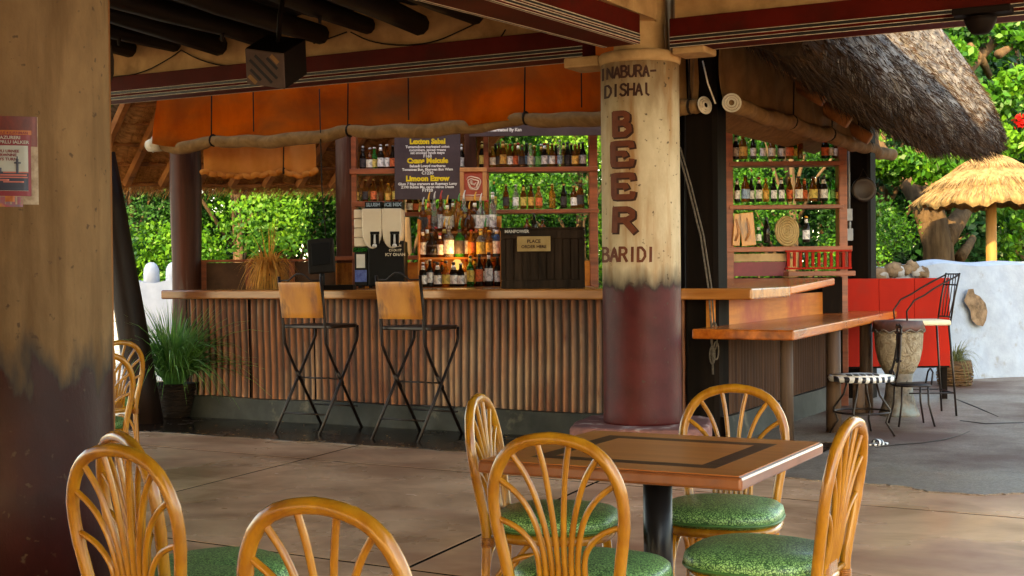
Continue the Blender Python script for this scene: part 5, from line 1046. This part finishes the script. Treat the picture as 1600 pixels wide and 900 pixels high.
def on_wall(px, py, lift):
    d = ray(px, py); k_ = (W0+wn*(.055+lift)-CP).dot(wn)/d.dot(wn); return CP+d*k_
for k in range(9):
    px = 1372+8.6*k+rs_.uniform(-2,2); u = .0; q = K(WF(px, 424+rs_.uniform(-8,8)-k*.35, 16.6)); c = on_wall(px, 424+rs_.uniform(-5,7)-k*.5, .0); stone(c, rs_.uniform(.09,.15), .05, rs_.uniform(.06,.10), (m_stone, m_stonew)[k%3 == 1], ww)
pts = [(1513,452),(1521,451),(1523,459),(1531,463),(1540,474),(1543,487),(1541,500),(1536,510),(1526,508),(1518,500),(1516,485),(1506,470)]
pc = [on_wall(x,y,.035) for x,y in pts]; mb = MB(); ctr = sum(pc, Vector())/len(pc); inner = [ctr+(q-ctr)*.55+wn*rs_.uniform(-.004,.012) for q in pc]; rim = [on_wall(x,y,.01) for x,y in pts]; n_ = len(pc)
mb.add(rim+pc+inner+[ctr+wn*.012], [(k,(k+1)%n_,n_+(k+1)%n_,n_+k) for k in range(n_)]+[(n_+k,n_+(k+1)%n_,2*n_+(k+1)%n_,2*n_+k) for k in range(n_)]+[(2*n_+k,2*n_+(k+1)%n_,3*n_) for k in range(n_)], False); mb.build('bare_patch', m_stone, ww)
# the far white wall at left, with rounded merlons
lwk = 17.5; lwx0, lwx1 = KF(120,500,lwk).x, KF(300,500,lwk).x
t = cthing('white_boundary_wall', 'bright white boundary wall with rounded pillar tops beyond the left end of the bar', 'wall', (lwx0, lwk, 0))
zt_ = KF(240,440,lwk).z; mb = MB(); mb.grid(lambda u, v: (lwx0+(lwx1-lwx0)*u, lwk+.01*sin(u*40+v*9), zt_*v+.02*sin(u*17)*v), 40, 8); mb.grid(lambda u, v: (lwx0+(lwx1-lwx0)*u, lwk+.3*v+.01*sin(u*40+9)*(1-v), zt_+.02*sin(u*17)), 40, 1); mb.build('plaster', m_wall2, t)
for px in (150, 193, 233, 268):
    c = KF(px,440,lwk); r = .105; mb = MB(); mb.lathe([(r,zt_-.1),(r,zt_+.10),(r*.92,zt_+.17),(r*.65,zt_+.225),(r*.3,zt_+.25),(.002,zt_+.255)], 16, (c.x,lwk+.12,0)); mb.build('merlon', m_wall2, t)
# drum
dq = WZ(1405,650); t = thing('goblet_drum', 'tall carved goblet drum with dark rim in front of the red screen', 'drum', (dq.x,dq.y,0))
mb = MB(); mb.lathe([(.13,.40),(.155,.44),(.19,.52),(.212,.63),(.220,.74),(.222,.80)], 32); mb.build('bowl', m_hide, t)
mb = MB(); mb.lathe([(.226,.795),(.236,.81),(.234,.85),(.222,.885),(.215,.892),(.001,.895)], 32); mb.build('drum_head', m_rim, t)
mb = MB(); mb.tube([(.236*cos(g),.236*sin(g),.80+.012*sin(12*g)) for g in [2*pi*j/96 for j in range(96)]], .0075, 5, closed=True); mb.build('lacing', m_carve, t)
mb = MB(); mb.lathe([(.19,0),(.185,.03),(.16,.09),(.13,.20),(.118,.32),(.13,.40)], 28); mb.build('foot', m_carve, t)
# bar chair with a cream seat, facing left
q = WZ(1438,648); t = thing('wire_bar_chair', 'tall black wire chair with curved arms and a cream seat by the red screen', 'chair', (q.x+.02,q.y+.02,0), CAMROT+pi/2)
mb = MB(); mb.prism([(-.20,-.21),(.20,-.21),(.21,.18),(.17,.23),(-.17,.23),(-.21,.18)], .845, .895); mb.build('seat', m_wseat, t, bevel=.016)
for sx in (-1,1):
    for y0, y1 in ((-.19,-.245),(.17,.235)): mb = MB(); mb.tube([(sx*.18,y0,.846),(sx*.20,(y0+y1)/2,.45),(sx*.215,y1,0)], .010, 7); mb.build('leg', m_iron, t)
    mb = MB(); mb.tube([(sx*.20,.20,.86),(sx*.215,.21,.98),(sx*.215,.14,1.08),(sx*.21,.04,1.13),(sx*.20,-.05,1.19),(sx*.20,-.16,1.25),(sx*.195,-.29,1.315)], .0085, 7); mb.build('arm', m_iron, t)
    mb = MB(); mb.tube([(sx*.185,-.20,.85),(sx*.19,-.24,1.1),(sx*.195,-.29,1.33)], .009, 7); mb.build('back_post', m_iron, t)
for z, y in ((1.32,-.288),(1.22,-.268),(.92,-.214)): mb = MB(); mb.tube([(-.19,y,z),(0,y-.012,z),(.19,y,z)], .007, 6); mb.build('back_rail', m_iron, t)
for k in (-.10,-.03,.04,.11): mb = MB(); mb.tube([(k,-.22,.92),(k*1.3,-.25,1.08),(k,-.286,1.32)], .005, 6); mb.build('back_rod', m_iron, t)
for a, b in (((-.208,-.22),(.208,-.22)),((-.208,.205),(.208,.205)),((-.207,-.21),(-.207,.20)),((.207,-.21),(.207,.20))): mb = MB(); mb.tube([(*a,.22),(*b,.22)], .007, 6); mb.build('foot_rail', m_iron, t)
# stool with zebra-print seat
q = Vector((-2.72,11.12,0)); t = thing('zebra_stool', 'low wire-backed stool with a zebra print round seat', 'stool', q, CAMROT)
ZT = .50
mb = MB(); mb.lathe([(.19,ZT-.055),(.262,ZT-.045),(.272,ZT-.02),(.262,ZT-.002),(.245,ZT)], 36); mb.build('seat_rim', m_zeb, t)
mb = MB(); mb.lathe([(.245,ZT),(.12,ZT+.012),(.001,ZT+.014)], 32); mb.build('seat_top', m_zw, t)
mb = MB()
for k in range(5): mb.prism([(-.15+.055*k,-.17),(-.12+.055*k,-.17),(-.105+.055*k,-.05),(-.14+.055*k,-.03)], ZT+.006, ZT+.016)
mb.build('print_mark', m_black, t)
for k in range(4):
    g = pi/4+k*pi/2+.25; d = Vector((cos(g),sin(g),0)); mb = MB(); mb.tube([d*.12+Zh*(ZT-.05), d*.15+Zh*.34, d*.235+Zh*.22, d*.20+Zh*.12, d*.27+Zh*.01], .0095, 7); mb.build('leg', m_iron, t)
mb = MB(); mb.tube([(.225*cos(g),.225*sin(g),.20) for g in [2*pi*j/32 for j in range(32)]], .009, 6, closed=True); mb.build('foot_ring', m_iron, t)
for s in (-1,1): mb = MB(); mb.tube([(.25,s*.09-.03,ZT-.03),(.285,s*.07-.03,ZT+.12),(.30,s*.045-.03,ZT+.25),(.305,s*.05-.03,ZT+.40),(.295,s*.03-.03,ZT+.415)], .010, 7); mb.build('back_post', m_iron, t)
for s in (-.03,.0,.03): mb = MB(); mb.tube([(.29,s-.03,ZT+.10),(.30,s*.6-.03,ZT+.26),(.303,s-.03,ZT+.36)], .006, 6); mb.build('back_rod', m_iron, t)
for z in (.12,.345,.395): mb = MB(); mb.tube([(.29+.04*(z-.1),-.11,ZT+z),(.29+.04*(z-.1)+.006,-.03,ZT+z),(.29+.04*(z-.1),.05,ZT+z)], .010, 7); mb.build('back_rail', m_iron, t)
q = WZ(1425,668); t = thing('wire_stool', 'low open wire stool with looped arms beside the drum', 'stool', (q.x-.03,q.y+.12,0), CAMROT)
for k in range(4):
    g = pi/4+k*pi/2; d = Vector((cos(g),sin(g),0)); mb = MB(); mb.tube([d*.16+Zh*.36, d*.165+Zh*.2, d*.22+Zh*.01], .009, 7); mb.build('leg', m_iron, t)
mb = MB(); mb.tube([(.165*cos(g),.165*sin(g),.36) for g in [2*pi*j/28 for j in range(28)]], .010, 6, closed=True); mb.build('seat_ring', m_iron, t)
mb = MB(); mb.lathe([(.155,.352),(.155,.368),(.001,.372)], 24); mb.build('seat', m_gplast, t)
for s in (-1,1): mb = MB(); mb.tube([(s*.15,-.08,.36),(s*.17,-.07,.47),(s*.17,0,.505),(s*.17,.07,.47),(s*.15,.08,.36)], .008, 7); mb.build('arm_loop', m_iron, t)
q = WZ(1342,647); mb = MB(); mb.lathe([(.062,0),(.058,.1),(.056,.36),(.05,.37)], 16); o = mb.build('log_stump', m_glog); o.location = (q.x,q.y,.0); tag(o, 'short upright log behind the zebra print stool', 'log')
q = WZ(1373,697); t = thing('striped_sandal', 'black and white striped sandal lying on the asphalt', 'sandal', (q.x,q.y,.010), CAMROT+.5); t.scale = (.75,.75,.6)
mb = MB(); mb.lathe([(.001,0),(.10,0),(.105,.012),(.095,.024),(.001,.028)], 20, sx=1.25, sy=.55); mb.build('sole', m_zeb, t)
mb = MB(); mb.grid(lambda u, v: (-.05+.07*v, .055*cos(pi*u), .02+.055*sin(pi*u)), 10, 3); mb.build('strap', m_zeb, t, solid=.006)
q = WZ(1327,606); stone_c = (q.x,q.y,.05); mb = MB(); mb.lathe([(.14,0),(.17,.02),(.16,.08),(.10,.11),(.001,.115)], 12); o = mb.build('pale_stone', m_stonew); o.location = (q.x,q.y,0); tag(o, 'pale flat stone lying under the lower counter', 'stone')
# umbrella of thatch
uc = WF(1549,400,20); uc.z = 0
um = wthing('thatched_umbrella', 'golden layered thatch umbrella on a single post beyond the wall', 'umbrella', uc)
zr = WF(1549,317,20).z; zp = WF(1549,246,20).z; RU = 1.04
mb = MB(); mb.tube([uc, uc+Zh*1.2, uc+Zh*(zp-.1)], [.085,.08,.075], 16); mb.build('post', mat('pale_post_wood', (.42,.22,.07), (.26,.12,.035), (8,8,1), .6, .3), um)
tiers = [(0,.03,RU*1.0,zr),(1,RU*.36,RU*.80,zr+.23),(2,RU*.12,RU*.46,zr+.47)]
apex = zp+.10
for i, (k, r0, r1, z1) in enumerate(tiers):
    zi = apex-(apex-z1)*(r0/r1) if r0 else apex
    mb = MB(); n = 72; P0 = [(r1*.97,z1-.06),(r1*(1.0),z1),(r1*.96,z1+.07),(r1*.5+r0*.5,z1+(zi-z1)*.56+.05),(max(r0,.02),zi+.02)]
    def fn(u, v, P0=P0, i=i):
        s_ = v*(len(P0)-1); j = min(int(s_), len(P0)-2); f = s_-j; r = P0[j][0]*(1-f)+P0[j+1][0]*f; z = P0[j][1]*(1-f)+P0[j+1][1]*f; g = 2*pi*u
        r *= 1+.018*sin(23*g+i)+.012*sin(57*g); z += (.03*sin(9*g+i*2)+.02*sin(31*g))*(1-v); return (uc.x+r*cos(g), uc.y+r*sin(g), z)
    mb.grid(fn, 120, 10); mb.build('thatch_tier', m_thgold, um)
    def gg_(rg, r0=r0, r1=r1, z1=z1, zi=zi):
        g = rg.uniform(0,2*pi); f = rg.rand()**.6; r = max(r0,.05)+(r1-r0)*f; z = zi+(z1+.06-zi)*f+.015; l = rg.uniform(.10,.24)
        return (uc.x+r*cos(g),uc.y+r*sin(g),z), (uc.x+(r+l*.8)*cos(g+rg.normal()*.02),uc.y+(r+l*.8)*sin(g+rg.normal()*.02),z-l*.62)
    straw('thatch_straw', m_straw, gg_, 3200, .006, um)
mb = MB()
for k in range(10): g = 2*pi*k/10; mb.tube([uc+Zh*(apex-.12), uc+Vector((RU*.9*cos(g),RU*.9*sin(g),zr-.02))], .022, 6)
mb.build('spoke', m_raft, um)

q = WY(1532, 20, 8.80); t = wthing('beam_fixture', 'dark rounded light housing under the red beam at upper right', 'light fixture', q)
a = WY(1490, 28, 8.80); b = WY(1582, 8, 8.80); mb = MB(); mb.bx(a.x, b.x, 8.72, 8.865, a.z, b.z); mb.build('housing', m_spkb, t, bevel=.01)
c = WY(1532, 30, 8.80); mb = MB(); mb.lathe([(.001,-.095),(.05,-.09),(.075,-.06),(.095,-.02),(.10,.01)], 18, c); mb.build('lamp_bowl', m_spkb, t)
# speaker, basket lamp and wires under the ceiling -------------------------
sk = KF(415,107,9.0); n_ = Vector((-.30,-.86,-.42)).normalized(); u_ = Vector((1,-.15,.05)); u_ = (u_-n_*u_.dot(n_)).normalized(); v_ = n_.cross(u_)
if v_.z < 0: v_ = -v_
rot_r = Matrix.Rotation(R_(-9), 3, n_); u_ = rot_r @ u_; v_ = rot_r @ v_
t = cthing('wall_speaker', 'dark box loudspeaker with a slotted grille under the ceiling logs', 'speaker', sk)
RM = Matrix((u_, v_, n_)).transposed()
mb = MB(); mb.box(sk-n_*.17, (.285,.25,.33), RM); mb.build('cabinet', m_spkb, t, bevel=.006)
mb = MB(); mb.box(sk+n_*.004, (.28,.245,.014), RM); mb.build('front_board', m_spk, t, bevel=.004)
for k, (ox, oy, ln) in enumerate(((.055,.045,.10),(.01,.015,.21),(-.03,-.02,.21),(-.07,-.05,.10))):
    rr = RM @ Matrix.Rotation(R_(-42), 3, 'Z'); mb = MB(); mb.box(sk+n_*.0115+u_*ox+v_*oy, (ln,.020,.004), rr); mb.build('slot', m_black, t)
    if k in (0, 3): mb = MB(); mb.box(sk+n_*.0115+u_*(ox*1.35)+v_*(oy*1.7), (ln*.7,.03,.003), rr); mb.build('cone_board', m_spk2, t)
mb = MB(); mb.tube([sk-n_*.2+v_*.1, sk-n_*.25+v_*.3, Vector((sk.x+.1,sk.y+.3,3.45))], .018, 6); mb.build('bracket', m_spkb, t)
bl = cthing('basket_lamp', 'dark woven basket lampshade hanging beside the near column', 'lamp', KF(150,104,7.6))
c = KF(149,104,7.6); mb = MB(); mb.lathe([(.05,.13),(.09,.12),(.102,.04),(.100,-.04),(.075,-.11),(.03,-.135),(.001,-.136)], 24, c); mb.build('shade', m_dbasket, bl)
mb = MB(); mb.tube([c+Zh*.12, c+Zh*.5, (c.x,c.y,3.45)], .006, 5); mb.build('cord', m_cord, bl)
WL = ['rising along the plaster at far left','dipping towards the speaker from the left','hooked up just right of the speaker','hanging in a wide loop right of the speaker','stub beside the overhead beam on the plaster']
for P in (((170,121),(220,116),(268,90),(283,78)), ((283,78),(310,93),(345,103),(380,103)), ((490,68),(520,58),(542,50)), ((548,50),(580,66),(630,72),(680,66),(720,48),(745,36)), ((778,62),(785,55),(790,46))):
    q = [WY(x, y, 8.905) for x, y in P]
    for _ in range(2):
        Q = [q[0]]
        for a, b in zip(q, q[1:]): Q += [a.lerp(b,.25), a.lerp(b,.75)]
        Q.append(q[-1]); q = Q
    mb = MB(); mb.tube(q, .006, 5); tag(mb.build('ceiling_wire', m_cord), 'black wire ' + WL.pop(0), 'wire')

# ------------------------------------------------------------------ trees and shrubs
def leaves_mesh(name, blobs, n, size, m, seed, root_off, flat=.8):
    rg = np.random.RandomState(seed); B = np.array([(b[0],b[1],b[2],b[3]) for b in blobs]); wts = B[:,3]**2.2; wts /= wts.sum()
    idx = rg.choice(len(B), n, p=wts); d = rg.normal(size=(n,3)); d /= np.linalg.norm(d, axis=1)[:,None]; r = B[idx,3]*(.45+.6*rg.rand(n)**.6); r *= 1+.25*np.sin(d[:,0]*7+idx)*np.cos(d[:,1]*5)
    c = B[idx,:3]+d*r[:,None]*np.array([1,1,flat]); tint = np.clip(.25*rg.rand(n)+.66*rg.rand(len(B))[idx]-.06+.16*rg.normal(size=n)*.5+.1, 0, 1)
    a = d*.7+rg.normal(size=(n,3))*.8; a /= np.linalg.norm(a, axis=1)[:,None]; u = np.cross(a, rg.normal(size=(n,3))); u /= np.linalg.norm(u, axis=1)[:,None]; v = np.cross(a, u)
    s = (size*(.6+.8*rg.rand(n)))[:,None]; P = np.stack([c-u*s, c-v*s*.55+a*s*.12, c+u*s, c+v*s*.55+a*s*.12], 1).reshape(-1,3)-np.array(root_off)
    me = bpy.data.meshes.new(name); me.vertices.add(4*n); me.vertices.foreach_set('co', P.ravel()); me.loops.add(4*n); me.loops.foreach_set('vertex_index', np.arange(4*n)); me.polygons.add(n)
    me.polygons.foreach_set('loop_start', np.arange(n)*4); me.polygons.foreach_set('loop_total', np.full(n,4)); me.update()
    at = me.attributes.new('tint', 'FLOAT', 'FACE'); at.data.foreach_set('value', tint); me.materials.append(m); return me
def tree(name, label, cat, base, h, w_, z0, n, size, m, seed, group, trunk_r=.12, lean=(0,0), nb=26, trunk_m=m_bark):
    rg = random.Random(seed); base = Vector(base); t = wthing(name, label, cat, base, group); blobs = []
    for k in range(nb):
        f = (k+.5)/nb; z = z0+(h-z0)*f+rg.uniform(-.3,.3); ww_ = w_*(.45+.75*math.sin(pi*min(.98,.15+.8*f))**.8)*rg.uniform(.35,1); a = rg.uniform(0,2*pi)
        blobs.append((base.x+lean[0]*f+ww_*cos(a), base.y+lean[1]*f+ww_*.8*sin(a), z, w_*rg.uniform(.26,.48)))
    me = leaves_mesh('crown', blobs, n, size, m, seed, base); o = bpy.data.objects.new('crown', me); COL.objects.link(o); o.parent = t
    mb = MB(); top = Vector((base.x+lean[0]*.8, base.y+lean[1]*.8, h*.8)); mb.tube([base, base.lerp(top,.4)+Vector((rg.uniform(-.15,.15),0,0)), top], [trunk_r*1.15,trunk_r*.8,trunk_r*.2], 9); mb.build('trunk', trunk_m, t)
    mb = MB()
    for b in blobs[::2]:
        s_ = base.lerp(top, min(.85, max(.15, (b[2]-.6)/h*.8))); e = Vector(b[:3]); mid = s_.lerp(e,.5)+Vector((rg.uniform(-.15,.15),rg.uniform(-.15,.15),.1)); mb.tube([s_,mid,e], [trunk_r*.42,trunk_r*.25,.012], 6)
    mb.build('limb', trunk_m, t); return t
gT = 'trees behind the bar'
pos = ['far left behind the white wall','left of the reddish log post','behind the log post','behind the dried grass','behind the till screen','behind the drink dispenser','behind the menu board','behind the framed picture','behind the crate','behind the lettered column','behind the dark corner post','behind the wing shelves','behind the far wing post']
for i, px in enumerate((120,205,285,370,455,540,630,715,810,905,1010,1120,1235)):
    D = 20.2+1.6*(i%3)+(.6 if i > 8 else 0); b = WF(px, 440, D); b.z = -.05; mi = (2,0,2,1,1,0,1,1,0,1,0,2,1)[i]
    tree('leafy_tree', f'{("mid green","bright green","deep green")[mi]} leafy tree {pos[i]}', 'tree', b, 5.2+.5*(i%2), 1.45, .3, int(31000*(1.0,.7,1.3,.8,1,1.2,.8,1.1,.75,1.2,.9,1,1.1)[i]), .034*(1.0,1.3,.8,1.2,1,.9,1.25,.95,1.3,.85,1.1,1,.9)[i], m_leaf[mi], 100+i, gT, .10)
gF = 'tall trees far back'
for i, px in enumerate((60,260,430,640,860,1080,1300)):
    b = WF(px, 430, 27+1.5*(i%2)); b.z = -.05; tree('tall_tree', f'tall tree far back, {NTH[i]}' + (' from the left' if i else ' of its row'), 'tree', b, 9.0, 2.7, .6, 9000, .13, m_leaf[(0,2,1,1,1,0,2)[i]], 200+i, gF, .2)
gR = 'trees beyond the whitewashed wall'
for i, (px, D, h, w_, z0, mi, sz, n, lab) in enumerate(((1385,24.5,6.5,1.5,.2,2,.075,9000,'dark leafy tree directly right of the far wing post'),(1470,26,7.5,1.9,.2,2,.085,11000,'dark bushy tree behind the straw umbrella at left'),(1590,26.5,8.0,2.0,.3,0,.085,11000,'tall green tree behind the straw umbrella at right'),(1700,24,7.5,2.0,.2,1,.085,9000,'bright green tree at the right picture edge'),
       (1520,31,10.5,3.0,1.0,1,.13,12000,'tallest bright green tree far behind the umbrella'),(1640,33,11,3.2,1.0,0,.14,11000,'tall green tree far back at the right edge'),(1390,32,9.5,2.8,1.0,0,.13,10000,'tall tree far back above the thatched roof tip'))):
    b = WF(px, 420, D); b.z = -.05; tree('leafy_tree', lab, 'tree', b, h, w_, z0, n, sz, m_leaf[mi], 300+i, gR, .14)
# the old bare-limbed tree by the umbrella
bt = WF(1468,415,21.6); bt.z = -.05; t = wthing('old_tree', 'old rough tree with thick forked trunk and small bright leaves by the umbrella', 'tree', bt)
mb = MB(); fk = WF(1455,345,21.6); mb.tube([bt, WF(1466,385,21.6), fk], [.32,.24,.24], 14); mb.build('trunk', m_bark, t)
for P, r in ((((1455,355),(1432,310),(1405,268),(1376,232),(1350,180)),(.20,.15,.12,.10,.07)), (((1462,352),(1452,300),(1440,250),(1425,200),(1430,120)),(.2,.14,.12,.09,.05)), (((1470,380),(1492,350),(1512,322),(1540,300)),(.20,.16,.12,.07)), (((1500,402),(1512,385),(1520,372)),(.10,.08,.06)), (((1500,130),(1530,90),(1555,60),(1562,20)),(.05,.09,.11,.12)), (((1560,85),(1582,72),(1600,60)),(.08,.05,.03)), (((1440,100),(1455,60),(1480,20)),(.03,.045,.05)), (((1515,70),(1535,95),(1547,120)),(.05,.07,.05))):
    mb = MB(); mb.tube([WF(x, y, 21.6+.3*k) for k, (x, y) in enumerate(P)], list(r), 9); mb.build('limb', m_bark, t)
bl_ = []
for x, y, r, D in ((1410,252,.32,21),(1450,268,.30,21),(1485,262,.34,20.9),(1515,250,.30,21),(1395,270,.25,21.3),(1440,110,.40,21.5),(1480,90,.45,21.6),(1460,150,.40,21.5),(1500,150,.42,21.6),(1530,180,.40,21.6),(1560,160,.42,21.6),(1590,130,.40,21.5),(1560,215,.30,21.2),(1590,225,.32,21.2),(1430,75,.35,21.6),(1520,50,.35,21.8),(1590,50,.4,21.8),(1410,110,.3,21.6),(1370,260,.28,21.4)):
    q = WF(x, y, D); bl_.append((q.x,q.y,q.z,r*.95))
me = leaves_mesh('crown', bl_, 7500, .070, m_leaf[1], 77, bt, .7); o = bpy.data.objects.new('crown', me); COL.objects.link(o); o.parent = t
for x, y, s_ in ((1447,47,.12),(1452,52,.08),(1595,190,.12),(1440,50,.07)):
    q = WF(x, y, 21.0); me = leaves_mesh('flower', [(q.x,q.y,q.z,s_)], 60, .055, m_flower, int(x), bt); o = bpy.data.objects.new('flower', me); COL.objects.link(o); o.parent = t
